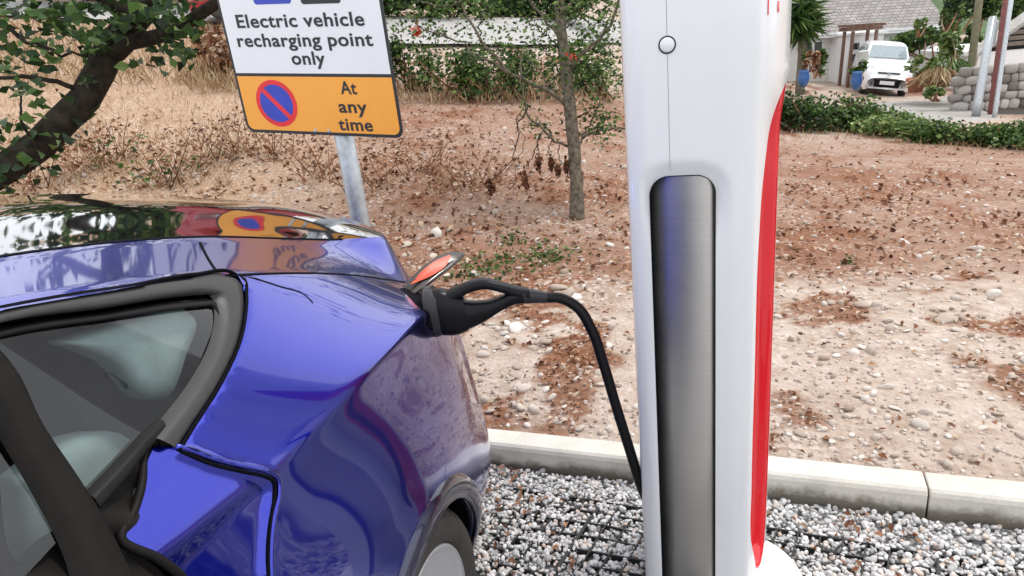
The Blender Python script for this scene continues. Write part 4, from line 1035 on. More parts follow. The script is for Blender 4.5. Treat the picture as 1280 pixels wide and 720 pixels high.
cl = [(25, 8, 45, 130), (75, 22, 32, 90), (5, 40, 30, 60), (60, 62, 22, 46), (15, 75, 22, 40), (45, 100, 18, 22), (24, 112, 16, 26), (50, 128, 10, 12), (35, 148, 12, 10), (15, 170, 18, 20), (62, 170, 14, 22), (30, 198, 26, 40), (110, 60, 16, 40), (130, 45, 20, 60), (150, 25, 28, 80), (185, 20, 30, 90), (215, 45, 22, 60), (200, 70, 18, 36), (235, 70, 12, 26), (165, 82, 9, 10), (95, 30, 26, 50), (225, 10, 28, 70), (245, 40, 16, 30), (110, 100, 10, 16), (275, 0, 18, 24)]
cl += [(-90+60*(i % 12), -35-48*(i//12), 48, 85) for i in range(60) if i % 5 in (0, 3)]
ms = []
for (u, v, s_, n) in cl:
    n = max(6, int(n*.62)); C = np.stack([at(u+rng.normal()*s_*.6, v+rng.normal()*s_*.5, D0+rng.normal()*.28-.1) for _ in range(n)])
    ms.append(leaves(C, rng.uniform(.055, .115, n), rng, None, .75, .45, .2))
V, F, A = join(*ms); part('crown', V, F, M['leaf_dark'], tree, False, {'rnd': A})
iv = along(tc_[8:26], 420, .085); V, F, A = leaves(iv, rng.uniform(.05, .10, 420), rng, None, .8, .2, .15); part('ivy', V, F, M['leaf_dark'], tree, False, {'rnd': A*.9})

gp = ground_pt(721, 272); gp[2] = full_z(gp[0], gp[1]); D1 = (gp-CAM)@FW
tree2 = thing('thin_tree', gp, 'thin lichen-grey tree with drooping bare twigs left of the white post', 'tree')
mq = MB(); K1 = D1/850
tp_ = np.concatenate([[gp-np.array([0, 0, .06])], px_path([(721, 262, D1), (720, 220, D1), (716, 175, D1), (711, 120, D1), (704, 60, D1+.03), (700, 10, D1+.05), (704, -60, D1+.1), (715, -150, D1+.1), (718, -260, D1)])])
tcc = cat_curve(tp_, 40); mq.tube(tcc+rng.normal(0, .0035, tcc.shape), np.interp(np.linspace(0, 1, 40), [0, .08, .25, .5, 1], [.072, .058, .053, .045, .022]), 14); mq.build('trunk', M['bark'], tree2, True)
def br2(pts, r0, r1, wob=.012, mat='bark'):
    mq = MB(); c = limb(mq, px_path([(u, v, D1+dd) for u, v, dd in pts]), r0, r1, 16, 6, wob); mq.build('branch', M[mat], tree2, True); return c
twigs = [br2([(708, 132, 0), (673, 107, -.1), (639, 93, -.2), (617, 66, -.25), (589, 30, -.3), (570, -10, -.3)], .022, .008),
 br2([(640, 93, -.2), (600, 70, -.3), (573, 52, -.3), (532, 36, -.4), (505, 15, -.45)], .012, .005),
 br2([(709, 183, 0), (692, 176, -.1), (677, 165, -.15), (660, 135, -.2), (650, 105, -.25), (655, 60, -.25)], .013, .006),
 br2([(728, 173, 0), (742, 166, .0), (756, 162, -.1), (782, 161, -.2)], .014, .009),
 br2([(722, 178, 0), (735, 160, .1), (742, 147, .1), (748, 128, .1), (745, 110, .1)], .011, .005),
 br2([(712, 90, 0), (735, 60, -.1), (758, 40, -.15), (772, 5, -.2), (780, -50, -.2)], .018, .008),
 br2([(703, 50, 0), (680, 25, .1), (660, 0, .2), (640, -40, .2)], .016, .007),
 br2([(700, 20, 0), (725, -10, 0), (745, -60, 0)], .016, .007),
 br2([(585, 0, -.3), (550, 8, -.4), (515, -5, -.4)], .008, .004),
 br2([(712, 120, 0), (690, 112, .2), (668, 80, .3), (640, 60, .35)], .009, .004)]
twigs += [br2([(u, v, 0), (u+du*.5+rng.normal()*6, v+dv*.5+rng.normal()*6, rng.normal()*.1), (u+du, v+dv, rng.normal()*.2)], .007, .003, .012, 'bark_dark') for u, v, du, dv in ((700, 60, -50, -40), (702, 40, 40, -50), (706, 95, -35, -45), (710, 110, 45, -30), (660, 105, -20, -50), (640, 92, -45, 10), (612, 60, -35, 5), (740, 62, 30, 10), (725, 75, 25, 40), (745, 165, 20, -25), (690, 170, -30, -15), (712, 150, 35, -20), (600, 45, 15, -40), (700, 15, -35, -30), (560, 48, -25, 15), (720, 10, 40, 20))]
hang = [br2([(660, 135, -.2), (652, 150, -.2), (645, 170, -.2), (643, 193, -.2), (630, 210, -.2), (613, 226, -.2)], .006, .003, .01, 'bark_dark'), br2([(677, 165, -.15), (671, 180, -.2), (664, 200, -.2), (657, 215, -.2)], .006, .003, .008, 'bark_dark'), br2([(690, 175, -.1), (686, 185, -.1), (690, 200, -.1), (697, 212, -.1)], .005, .003, .006, 'bark_dark'), br2([(700, 178, 0), (698, 195, 0), (708, 210, 0)], .005, .003, .006, 'bark_dark'), br2([(656, 128, -.2), (648, 155, -.25), (655, 175, -.25), (648, 200, -.25), (642, 245, -.25)], .004, .002, .012, 'bark_dark'), br2([(672, 180, -.1), (674, 190, -.1), (673, 200, -.1)], .004, .002, .004, 'bark_dark')]
for (u, v, dd, rr_, hh) in ((656, 226, -.2, .045, .12), (613, 234, -.2, .04, .07), (673, 204, -.1, .02, .05), (689, 205, -.1, .02, .05), (698, 214, -.1, .022, .055), (708, 208, 0, .02, .09)):
    n = 46; C = at(u, v, D1+dd)+rng.normal(size=(n, 3))*np.array([rr_, rr_, hh])*.5
    V, F, A = leaves(C, rng.uniform(.03, .06, n), rng, rng.normal(size=(n, 3))*.5+np.array([0, 0, -1]), .6, .3, .4); part('withered_cluster', V, F, M['dead_leaf'], tree2, False, {'rnd': A*.35})['kind'] = 'stuff'
ms = []
for c in twigs:
    n = 90; ms.append(leaves(along(c[3:], n, .07), rng.uniform(.025, .055, n), rng, None, .55, .4, .2))
for (u, v, s_, n) in ((590, 20, 30, 50), (620, 50, 25, 40), (760, 20, 18, 120), (750, 55, 22, 130), (735, 90, 26, 110), (765, 95, 15, 90), (690, 15, 25, 90), (720, 5, 22, 90), (640, 15, 26, 60), (540, 25, 26, 60), (505, 30, 22, 90), (660, 60, 22, 50), (755, 150, 10, 20), (700, 75, 14, 60)):
    C = np.stack([at(u+rng.normal()*s_*.6, v+rng.normal()*s_*.6, D1+rng.normal()*.25) for _ in range(n)]); ms.append(leaves(C, rng.uniform(.03, .06, n), rng, None, .6, .4, .2))
for i in range(40):
    u, v = rng.uniform(480, 850), rng.uniform(-330, -20); C = np.stack([at(u+rng.normal()*22, v+rng.normal()*22, D1+rng.normal()*.3) for _ in range(45)]); ms.append(leaves(C, rng.uniform(.035, .07, 45), rng, None, .6, .4, .2))
V, F, A = join(*ms); part('crown', V, F, M['leaf'], tree2, False, {'rnd': A})
for (u, v, dd) in ((522, 42, -.4), (715, 72, -.15), (519, 36, -.4)):
    c = at(u, v, D1+dd); n = 16; V, F, A = leaves(c+rng.normal(size=(n, 3))*.018, np.full(n, .035), rng, None, .9, .2, .3); part('red_blossom', V, F, M['lens_red'], tree2, False, {'rnd': A})

# ------------------------------------------------------------------ hedges and shrubs
def shrub(name, u, v, wpx, hpx, n, Lpx, mat, label, cat='shrub', group=None, d=None, depth=.5, stems=10, loose=.0, up=.4, wid=.7):
    p = ground_pt(u, v) if d is None else at(u, v, d)
    if d is None: p[2] = full_z(p[0], p[1])
    D = (p-CAM)@FW; k = D/FPX; rx, rz, ry = wpx*k/2, hpx*k, max(wpx*k*.5*depth, .15)
    t = thing(name, p, label, cat, group)
    # lobes
    nl = max(4, int(wpx/14)+3); lob = np.c_[rng.uniform(-.75, .75, nl), rng.uniform(-.6, .6, nl), rng.uniform(.25, .72, nl)]; lr = rng.uniform(.25, .42, nl)
    i = rng.integers(0, nl, n); dv = rng.normal(size=(n, 3)); dv /= np.linalg.norm(dv, axis=1)[:, None]; rad = lr[i]*rng.uniform(.55, 1.05+loose, n)
    q = lob[i]+dv*rad[:, None]*np.array([1, 1, .8]); q[:, 2] = np.abs(q[:, 2])
    Rl = np.array([RT[0], RT[1], RT[2]*.8]); Rl /= np.linalg.norm(Rl); Fl = np.array([-syw, cyw, 0])
    C = p+np.outer(q[:, 0]*rx, Rl)+np.outer(q[:, 1]*ry, Fl)+np.outer(q[:, 2]*rz, [0, 0, 1.])
    V, F, A = leaves(C, Lpx*k*rng.uniform(.6, 1.25, n), rng, None, wid, up, .2)
    part('foliage', V, F, mat, t, False, {'rnd': A})
    mq = MB()
    for s_ in range(stems):
        e = C[rng.integers(0, n)]; b = p+Rl*rng.normal()*rx*.25-np.array([0, 0, .05]); mq.tube(cat_curve([b, (b+e)/2+rng.normal(size=3)*rz*.06, e], 6), np.linspace(.012, .004, 6)*max(1, k*110), 5, False, rng.random())
    mq.build('stem', M['dead_leaf'], t)['kind'] = 'stuff'
    return t
hg = 'bramble hedge at the edge of the bare soil'
for (u, v, w, h, n, m_, lb) in (
  (985, 168, 70, 62, 900, 'leaf_dark', 'dark bramble bush right behind the white post'),
  (1040, 165, 80, 66, 1000, 'leaf', 'dark bramble bush in front of the house porch'),
  (1088, 166, 70, 48, 700, 'leaf', 'low bramble bush just below the white van'),
  (1140, 172, 80, 40, 800, 'leaf_pale', 'low green bramble bush below the driveway edge'),
  (1200, 180, 90, 50, 900, 'leaf', 'bright green bramble bush below the grey stone wall'),
  (1262, 184, 80, 48, 900, 'leaf', 'dark green bramble bush at the right edge of the soil'),
  (1330, 190, 90, 50, 500, 'leaf', 'green bramble bush beyond the right edge')):
    shrub('bramble_bush', u, v-2, w*1.6, h*(.85 if u < 1030 else .6), int(n*2.2), 6.0, M[m_], lb, 'bush', hg, loose=.75, stems=26)
hg2 = 'bushes in front of the pale road'
for (u, v, w, h, n, m_, lb) in (
  (520, 112, 64, 66, 900, 'leaf_dark', 'dense dark green bush right of the orange sign'),
  (566, 122, 60, 62, 650, 'leaf', 'loose green bush between sign and thin tree'),
  (612, 124, 70, 60, 700, 'leaf', 'pale green bush just left of the thin tree'),
  (668, 122, 70, 66, 700, 'leaf_dark', 'dark bush directly behind the thin tree trunk'),
  (748, 120, 70, 80, 900, 'leaf', 'leafy bush between thin tree and white post')):
    shrub('roadside_bush', u, v, w*1.3, h, int(n*.95), 7, M[m_], lb, 'bush', hg2, loose=.7, stems=20)
shrub('withered_bush', 275, 100, 60, 62, 420, 9, M['dead_leaf'], 'russet withered bush behind the left edge of the sign', 'bush', None, loose=.4)

# ------------------------------------------------------------------ road, bank and passing car
M['road'] = simple('pale_road', (.33, .32, .31), .9, 0, .12, 2, .2)
rp_, rq_ = [], []
U_ = np.linspace(-700, 900, 60)
def road_edge(u, near): return np.interp(u, [-700, 0, 240, 520, 640, 900], [4, 22, 30, 58, 58, 62] if near else [-22, 6, 12, 27, 27, 30])
Pn = np.array([ground_pt(u, road_edge(u, True)) for u in U_]); Pf = np.array([ground_pt(u, road_edge(u, False)) for u in U_])
V = []; K = 7
for a, b in zip(Pn, Pf):
    for f in np.linspace(0, 1, K):
        q = a*(1-f)+b*f; V.append((q[0], q[1], max(float(full_z(q[0], q[1])), 0 if False else -9)+.09))
tag(link('road', mesh_np('road', np.array(V), grid_faces(60, K), M['road'])), 'pale tarmac road beyond the field', None, None, 'structure')
for i, (u, w, h, m_, lb) in enumerate(((120, 260, 70, 'leaf_dark', 'dark verge shrub above the road at far left'), (330, 220, 80, 'leaf_dark', 'dark verge shrub above the road behind the sign'), (540, 200, 55, 'leaf', 'green verge shrub above the road right of the sign'), (690, 220, 60, 'leaf_dark', 'dark verge shrub above the road behind the thin tree'), (860, 200, 70, 'leaf_dark', 'dark verge shrub above the road behind the white post'))):
    p = ground_pt(u, road_edge(u, False)-3)
    shrub('verge_shrub', u, road_edge(u, False)-1, w, h, 1500, 10, M[m_], lb, 'shrub', 'verge shrubs above the road', depth=.4)

# ------------------------------------------------------------------ small hatchback shape shared by the far cars
def far_car(name, base, right, fwd, W, L, H, mat, label, face_front=True):
    """front of the vehicle looks along fwd; base = ground under the middle of the front bumper"""
    base = np.array(base); right = right/np.linalg.norm(right); fwd = fwd/np.linalg.norm(fwd); upn = np.cross(right, -fwd); upn = upn if upn[2] > 0 else -upn
    t = thing(name, base, label, 'car')
    def P(x, y, z): return base+right*x*W/2-fwd*y*L+upn*z*H
    # side profile stations: y along length from the front, bottom, bonnet/roof height, half width low / high
    st = [(0, .16, .36, .80, .70), (.015, .13, .47, .92, .84), (.05, .12, .545, .99, .92), (.13, .12, .60, 1, .95), (.24, .12, .655, 1, .96), (.27, .12, .69, 1, .95)]
    roofst = [(.27, .69, .93), (.32, .80, .87), (.38, .93, .79), (.44, .985, .75), (.55, 1.0, .74), (.75, .995, .73), (.90, .96, .72), (.965, .80, .80), (.99, .60, .9)]
    V = []; n = 0
    secs = [(y, zb, zt, wl, wh) for y, zb, zt, wl, wh in st]+[(y, .12, .66 if y < .97 else .58, 1, .96) for y, _, _ in roofst[1:]]
    for y, zb, zt, wl, wh in secs:
        prof = [(-wl*.9, zb), (-wl, zb+.1), (-wl, (zb+zt)/2), (-wl*.99, zt-.07), (-wh, zt-.02), (-wh*.8, zt), (0, zt+.012), (wh*.8, zt), (wh, zt-.02), (wl*.99, zt-.07), (wl, (zb+zt)/2), (wl, zb+.1), (wl*.9, zb)]
        n = len(prof); V += [P(x, y, z) for x, z in prof]
    F = [(i*n+j, i*n+j+1, (i+1)*n+j+1, (i+1)*n+j) for i in range(len(secs)-1) for j in range(n-1)]+[tuple(range(n)), tuple((len(secs)-1)*n+j for j in range(n))[::-1]]
    part('body', V, F, mat, t)
    V = []
    for y, zt, wt in roofst:
        wb = .95; V += [P(-wb, y, .64), P(-(wb+wt)/2-.02, y, (.64+zt)/2), P(-wt, y, zt-.02), P(-wt*.85, y, zt), P(0, y, zt+.008), P(wt*.85, y, zt), P(wt, y, zt-.02), P((wb+wt)/2+.02, y, (.64+zt)/2), P(wb, y, .64)]
    n = 9; F = [(i*n+j, i*n+j+1, (i+1)*n+j+1, (i+1)*n+j) for i in range(len(roofst)-1) for j in range(n-1)]+[tuple((len(roofst)-1)*n+j for j in range(n))[::-1]]
    part('cabin', V, F, mat, t)
    ws = [P(-.80, .272, .71), P(.80, .272, .71), P(.70, .375, .935), P(-.70, .375, .935)]
    off_ = (fwd*.5+upn*.6)*.012*2
    part('windscreen', [q+off_ for q in ws], [(0, 1, 2, 3)], M['far_glass'], t, False)
    for s_ in (-1, 1):
        part('side_window', [P(s_*1.0, .36, .70), P(s_*1.0, .86, .70), P(s_*.80, .84, .93), P(s_*.83, .42, .93)], [(0, 1, 2, 3)], M['far_glass'], t, False)
        hl = [P(s_*.52, .022, .46), P(s_*.90, .05, .47), P(s_*.88, .085, .585), P(s_*.62, .055, .565)]
        part('headlight', [q+fwd*.02+upn*.012 for q in hl], [(0, 1, 2, 3)], M['headlight'], t, False)
        part('fog_lamp', [q+fwd*.02 for q in (P(s_*.60, .004, .20), P(s_*.82, .012, .20), P(s_*.80, .012, .28), P(s_*.62, .004, .28))], [(0, 1, 2, 3)], M['black_trim'], t, False)
        mq = MB(); mq.box(P(s_*1.1, .30, .68), (.16, .12, .11), bev=.02); mq.build('wing_mirror', mat, t)
        for y in (.17, .80):
            mq = MB(); mq.lathe(P(s_*.80, y, 0)+upn*.29, [(.0, .11), (.17, .11), (.2, .12), (.28, .11), (.30, .06), (.30, -.06), (.2, -.08)], 24, right*s_); w_ = mq.build('wheel', M['tyre'], t, True)
    part('grille', [q+fwd*.025 for q in (P(-.50, .004, .195), P(.50, .004, .195), P(.54, .006, .335), P(-.54, .006, .335))], [(0, 1, 2, 3)], M['black_trim'], t, False)
    part('upper_grille', [q+fwd*.03 for q in (P(-.45, .016, .445), P(.45, .016, .445), P(.45, .018, .475), P(-.45, .018, .475))], [(0, 1, 2, 3)], M['black_trim'], t, False)
    mq = MB(); mq.lathe(P(0, .012, .462)+fwd*.03, [(0, .02), (.05, .015), (.06, 0)], 16, fwd); mq.build('badge', M['galv'], t, True)
    part('number_plate', [q+fwd*.04 for q in (P(-.30, .004, .245), P(.30, .004, .245), P(.30, .004, .315), P(-.30, .004, .315))], [(0, 1, 2, 3)], M['sign_white'], t, False)
    for s_ in (-.5, .1):
        a, b = P(s_, .275, .70), P(s_+.42, .30, .765); mq = MB(); mq.tube([a+off_*1.2, b+off_*1.2], .008, 5); mq.build('wiper', M['black_trim'], t)
    return t
M['far_glass'] = simple('far_glass', (.30, .36, .38), .06, 0, .1, coat=1)
M['headlight'] = simple('headlight', (.70, .72, .73), .1, 0, .1, coat=1)
M['car_white'] = simple('car_white', (.80, .80, .81), .25, 0, .02, coat=.6)
M['car_red'] = simple('car_red', (.30, .02, .03), .25, 0, .05, coat=.6)
lvl = np.array([RT[0], RT[1], RT[2]]); lvl /= np.linalg.norm(lvl)
DV = 23.0
vb = at(1104, 122, DV); fwd = -np.array([-syw, cyw, 0])*1.0+np.array([cyw, syw, 0])*(-.38); fwd /= np.linalg.norm(fwd)
rgt = np.cross(fwd, [0, 0, 1.]); rgt = -rgt/np.linalg.norm(rgt); rgt = rgt if rgt@R0 > 0 else -rgt
rgt = rgt+np.array([0, 0, -.155]); rgt -= fwd*(rgt@fwd)
far_car('parked_van', vb, rgt, fwd, 1.5, 3.5, 1.7, M['car_white'], 'small white car parked nose first on the driveway')
p = ground_pt(255, 33); p[2] = full_z(p[0], p[1])+.1; D = (p-CAM)@FW
far_car('passing_car', p, np.array([syw, -cyw, 0.]), -R0.copy(), 1.7, 4.2, 1.4, M['car_red'], 'red car on the road half hidden behind the sign')

# ------------------------------------------------------------------ bungalow with slate roof
def frame_at(u, v, d, yaw=0., slope=-.06):
    o = at(u, v, d); e1 = R0*math.cos(yaw)+np.array([-syw, cyw, 0])*math.sin(yaw); e1 = e1+np.array([0, 0, slope]); e1 /= np.linalg.norm(e1)
    e2 = np.array([-e1[1], e1[0], 0]); e2 /= np.linalg.norm(e2); e3 = np.cross(e1, e2); return o, e1, e2, e3
M['slate'] = None
def slate_material():
    m, t, b = mat_new('slate_roof')
    bt = node(t, 'ShaderNodeTexBrick'); bt.inputs['Scale'].default_value = 1.0
    for k, v in (('Color1', (.23, .215, .205, 1)), ('Color2', (.33, .31, .295, 1)), ('Mortar', (.07, .065, .06, 1)), ('Mortar Size', .012), ('Brick Width', .30), ('Row Height', .17)): bt.inputs[k].default_value = v
    mp_ = node(t, 'ShaderNodeUVMap'); t.links.new(mp_.outputs[0], bt.inputs['Vector'])
    c = mixc(t, .5, bt.outputs['Color'], ramp(t, noise(t, 1.6, 6), [(.3, (.6, .58, .56)), (.7, (1.15, 1.12, 1.1))]), 'MULTIPLY')
    t.links.new(c, b.inputs['Base Color']); b.inputs['Roughness'].default_value = .8; bump(t, b, bt.outputs['Fac'], .6, .03); return m
M['slate'] = slate_material()
M['render'] = simple('wall_render', (.62, .63, .60), .9, 0, .08, 3, .15)
M['upvc'] = simple('white_frame', (.78, .79, .79), .4, 0, .02)
M['timber'] = simple('brown_timber', (.15, .085, .06), .8, 0, .3, 8, .2)
M['dark_pane'] = simple('dark_pane', (.03, .035, .04), .06, 0, .1, coat=1)
HO, h1_, h2_, h3_ = frame_at(990, 96, 27, .12, -.045)
house = thing('bungalow', HO, 'grey slate roofed bungalow behind the driveway', 'house')
def HP(x, y, z): return HO+h1_*x+h2_*y+h3_*z
def hbox(x0, x1, y0, y1, z0, z1, name, mat, par):
    mq = MB(); V = [HP(x, y, z) for x in (x0, x1) for y in (y0, y1) for z in (z0, z1)]
    mq.add(V, [(0, 1, 3, 2), (4, 6, 7, 5), (0, 4, 5, 1), (2, 3, 7, 6), (0, 2, 6, 4), (1, 5, 7, 3)]); return mq.build(name, mat, par)
EZ = 1.55
hbox(-5, 6.1, .0, 6, -1.6, EZ, 'wall', M['render'], house)
RV = [HP(-5.3, -.35, EZ-.02), HP(6.35, -.35, EZ-.02), HP(6.35, 3.2, EZ+2.9), HP(-5.3, 3.2, EZ+2.9), HP(6.35, 6.4, EZ-.02), HP(-5.3, 6.4, EZ-.02)]
roof = part('roof', RV, [(0, 1, 2, 3), (3, 2, 4, 5)], M['slate'], house, False)
uvl = roof.data.uv_layers.new(name='UVMap')
for li, uv in enumerate([(0, 0), (11.6, 0), (11.6, 4.6), (0, 4.6)]*2): uvl.data[li].uv = uv
hbox(-5.3, 6.35, -.40, -.32, EZ-.16, EZ, 'gutter', M['upvc'], house); hbox(-5.3, 6.35, -.45, -.41, EZ-.06, EZ+.01, 'fascia_edge', M['upvc'], roof)
hbox(6.36, 6.42, -.35, .0, EZ-.2, EZ, 'roof_end', M['upvc'], roof)
def window(x0, x1, z0, z1, y=-.03, nm=2, par=None):
    w = hbox(x0, x1, y, y+.06, z0, z1, 'window', M['upvc'], par or house); k = (x1-x0)/nm
    for i in range(nm): hbox(x0+k*i+.06, x0+k*(i+1)-.06, y-.012, y-.002, z0+.06, z1-.06, 'pane', M['dark_pane'], w)
window(.35, 1.2, .78, 1.30); window(-1.4, -.2, .4, 1.3); window(2.9, 3.4, .35, 1.2, nm=1); window(4.6, 5.8, .4, 1.25)
# porch with glazed door
pw = hbox(1.55, 3.0, -1.1, -.002, -.6, 1.42, 'porch', M['upvc'], house); hbox(1.45, 3.1, -1.2, -.003, 1.43, 1.52, 'porch_roof', M['upvc'], pw)
hbox(1.72, 2.05, -1.135, -1.105, .05, .75, 'door_pane', M['dark_pane'], pw); hbox(1.75, 2.0, -1.135, -1.105, .92, 1.15, 'door_light', M['dark_pane'], pw); hbox(2.35, 2.85, -1.135, -1.105, .3, 1.2, 'porch_pane', M['dark_pane'], pw)
# pergola
po = HP(1.6, -1.7, -.8)
perg = thing('garden_pergola', po, 'brown timber pergola before the white porch', 'pergola')
for x in (1.12, 2.06):
    for y in (-1.95, -1.45): hbox(x-.045, x+.045, y-.045, y+.045, -.9, 1.60, 'post', M['timber'], perg)
for y in (-1.95, -1.45): hbox(.9, 2.25, y-.05, y+.05, 1.61, 1.73, 'beam', M['timber'], perg)
for x in np.linspace(.98, 2.2, 6): hbox(x-.03, x+.03, -2.2, -1.25, 1.74, 1.83, 'rafter', M['timber'], perg)
# palm-like cordyline beside the house
cp = at(1000, 108, 22.5)
cord = thing('cabbage_palm', cp, 'cabbage palm with drooping strap leaves right of the white post', 'palm')
mq = MB(); k = 22.5/850; topc = at(1002, 8, 22.5); mq.tube(cat_curve([cp-np.array([0, 0, .4]), (cp+topc)/2+np.array([.05, 0, 0]), topc], 10), np.linspace(.16, .12, 10), 10); mq.build('trunk', M['bark'], cord, True)
ms = []
for j, (u, v) in enumerate(((1000, 5), (1010, 18), (994, 22), (1004, 34))):
    c = at(u, v, 22.5+rng.normal()*.2); n = 130; dr = rng.normal(size=(n, 3)); dr[:, 2] = dr[:, 2]*.7-.45; dr /= np.linalg.norm(dr, axis=1)[:, None]; L = rng.uniform(.6, 1.0, n)
    ms.append(leaves(c+dr*(L/2)[:, None], L, rng, dr, .10, .5, .2))
V, F, A = join(*ms); part('crown', V, F, M['leaf'], cord, False, {'rnd': A})
# driveway
M['drive'] = simple('driveway', (.30, .28, .26), .9, 0, .15, 3, .3)
dr = [ground_pt(u, v) for u, v in ((990, 150), (1090, 150), (1190, 160), (1300, 168))]; df = [at(985, 110, 26), at(1090, 116, 26), at(1160, 116, 25), at(1200, 124, 21)]
V = []
for a, b in zip(dr, df):
    a = a.copy(); a[2] = full_z(a[0], a[1])+.02
    for f in np.linspace(0, 1, 9):
        q = a*(1-f)+b*f
        V.append(q-np.array([0, 0, .03]))
Vd = np.array(V).reshape(4, 9, 3)
# follow the van's wheels
tag(link('driveway', mesh_np('driveway', Vd.reshape(-1, 3), grid_faces(4, 9), M['drive'])), 'pale concrete driveway under the white car', None, None, 'structure')

# garden plants, pots and tubs
gg = 'plants in front of the bungalow'
for (u, v, w, h, n, m_, d, L, lb) in (
  (1160, 74, 84, 46, 1500, 'leaf', 25.5, 6, 'large rounded green shrub behind the white car'),
  (1148, 44, 22, 24, 200, 'leaf_pale', 22.8, 5, 'pale green shoot above the rounded shrub'),
  (1185, 40, 30, 36, 260, 'leaf', 24, 5, 'upright leafy sapling at the roof end'),
  (1156, 92, 40, 26, 420, 'leaf_pale', 20.5, 6, 'lime green shrub right of the white car'),
  (1190, 82, 50, 44, 600, 'leaf_pale', 21.5, 6, 'feathery pale shrub beside the wooden pole'),
  (1020, 96, 40, 40, 420, 'leaf', 22, 6, 'green border plants left of the pergola'),
  (1012, 88, 24, 24, 160, 'dead_leaf', 21.6, 6, 'rust coloured plant left of the pergola'),
  (1070, 98, 26, 22, 200, 'leaf', 21.8, 6, 'small green plant at the porch foot'),
  (1170, 124, 30, 22, 260, 'leaf_pale', 18.6, 6, 'yellow green tuft at the end of the stone wall')):
    shrub('garden_shrub', u, v, w, h, n, L, M[m_], lb, 'shrub', gg, d=d, depth=.8, stems=6)
def tuft(u, v, d, n, L, label):
    c = at(u, v, d); t = thing('strap_leaf_plant', c, label, 'plant'); dr = rng.normal(size=(n, 3))*np.array([.8, .8, .3])+np.array([0, 0, .75]); dr /= np.linalg.norm(dr, axis=1)[:, None]
    a = leaves(c+dr*(L*.4), np.full(n, L)*rng.uniform(.6, 1.1, n), rng, dr, .07, .4, .2); tips = c+dr*L*.8; d2 = dr*np.array([1.2, 1.2, -.1])-np.array([0, 0, .5]); d2 /= np.linalg.norm(d2, axis=1)[:, None]
    b = leaves(tips+d2*(L*.2), np.full(n, L*.55), rng, d2, .11, .4, .2); V, F, A = join(a, b); part('foliage', V, F, M['straw'] if n < 120 else M['leaf_pale'], t, False, {'rnd': A})
tuft(1170, 112, 20.0, 100, .80, 'spiky bronze strap-leaved plant by the stone wall'); tuft(1182, 100, 20.6, 130, .85, 'spiky green strap-leaved plant behind the bronze one')
def pot(name, u, v, d, r, h, mat, label, cat, profile=None):
    c = at(u, v, d); mq = MB(); mq.lathe(c, profile or [(.0, 0), (r*.72, 0), (r*.95, h*.8), (r*1.08, h*.8), (r*1.1, h), (r*.95, h), (r*.9, h*.85), (0, h*.85)], 24); return single(name, mq.V, mq.F, mat, label, cat)
M['terracotta'] = simple('terracotta', (.40, .15, .09), .8, 0, .2, 6); M['blue_glaze'] = simple('blue_glaze', (.02, .10, .30), .25, 0, .2, 6, coat=.5)
pot('terracotta_pot', 1144, 115, 21, .27, .42, M['terracotta'], 'terracotta pot right of the white car', 'pot')
bp = lambda r, h: [(0, 0), (r*.6, 0), (r*.95, h*.35), (r, h*.6), (r*.8, h*.9), (r*.9, h), (r*.7, h), (0, h*.9)]
pot('blue_pot', 1004, 108, 21.6, .22, .46, M['blue_glaze'], 'blue glazed pot left of the pergola', 'pot', bp(.18, .5)); pot('blue_pot', 1070, 112, 21.5, .2, .5, M['blue_glaze'], 'blue glazed pot just left of the white car', 'pot', bp(.17, .55))
pot('stone_urn', 1078, 86, 22, .18, .55, M['render'], 'grey stone urn before the porch', 'urn', [(0, 0), (.14, 0), (.06, .1), (.18, .3), (.14, .5), (.19, .55), (.1, .55), (0, .5)])

# ------------------------------------------------------------------ rubble wall, garage, poles
M['rubble'] = attr_mat('rubble_stone', [(0, (.16, .145, .13)), (.4, (.30, .28, .26)), (.8, (.46, .44, .42)), (1, (.58, .56, .53))], .95, 0, .5, 12)
WO, w1, w2, w3 = frame_at(1194, 136, 18.5, -.10, -.03)
wall = thing('stone_wall', WO, 'grey rubble stone wall at the right edge below the garage', 'wall')
def WP(x, y, z): return WO+w1*x+w2*y+w3*z
mq = MB(); mq.add([WP(x, y, z) for x in (.1, 5) for y in (.10, .42) for z in (-.4, .86)], [(0, 1, 3, 2), (4, 6, 7, 5), (0, 4, 5, 1), (2, 3, 7, 6), (0, 2, 6, 4), (1, 5, 7, 3)]); mq.build('mortar', simple('mortar', (.16, .15, .14), .95), wall)
z = -.1
r2 = np.random.default_rng(4)
row = 0
while z < .84:
    h = r2.uniform(.15, .26); x = -.05+r2.uniform(-.1, .1)
    while x < 3.0:
        w = r2.uniform(.18, .42); V0, F0 = ICO1
        V = np.sign(V0)*np.abs(V0)**.55*np.array([w*.53, .12, h*.54]); V = V*(1+r2.normal(0, .05, (len(V), 1)))
        an = r2.normal(0, .12); V[:, [0, 2]] = V[:, [0, 2]]@np.array([[math.cos(an), math.sin(an)], [-math.sin(an), math.cos(an)]])
        c = (x+w/2, .12+r2.normal(0, .015), z+h/2+r2.normal(0, .015)+(.1 if x < .1 else 0)*0)
        part('stone', [WP(c[0]+v[0], c[1]+v[1], c[2]+v[2]) for v in V], F0, M['rubble'], wall, False, {'rnd': np.full(len(V), r2.random())}); x += w+.015
    z += h+.01; row += 1
GO, g1_, g2_, g3_ = frame_at(1222, 96, 24, .05, -.03)
M['tile_grey'] = simple('tile_grey', (.34, .33, .31), .9, 0, .25, 5, .3)
gar = thing('garage', GO, 'white garage with dark brown slatted gable at the right edge', 'garage')
def GP(x, y, z): return GO+g1_*x+g2_*y+g3_*z
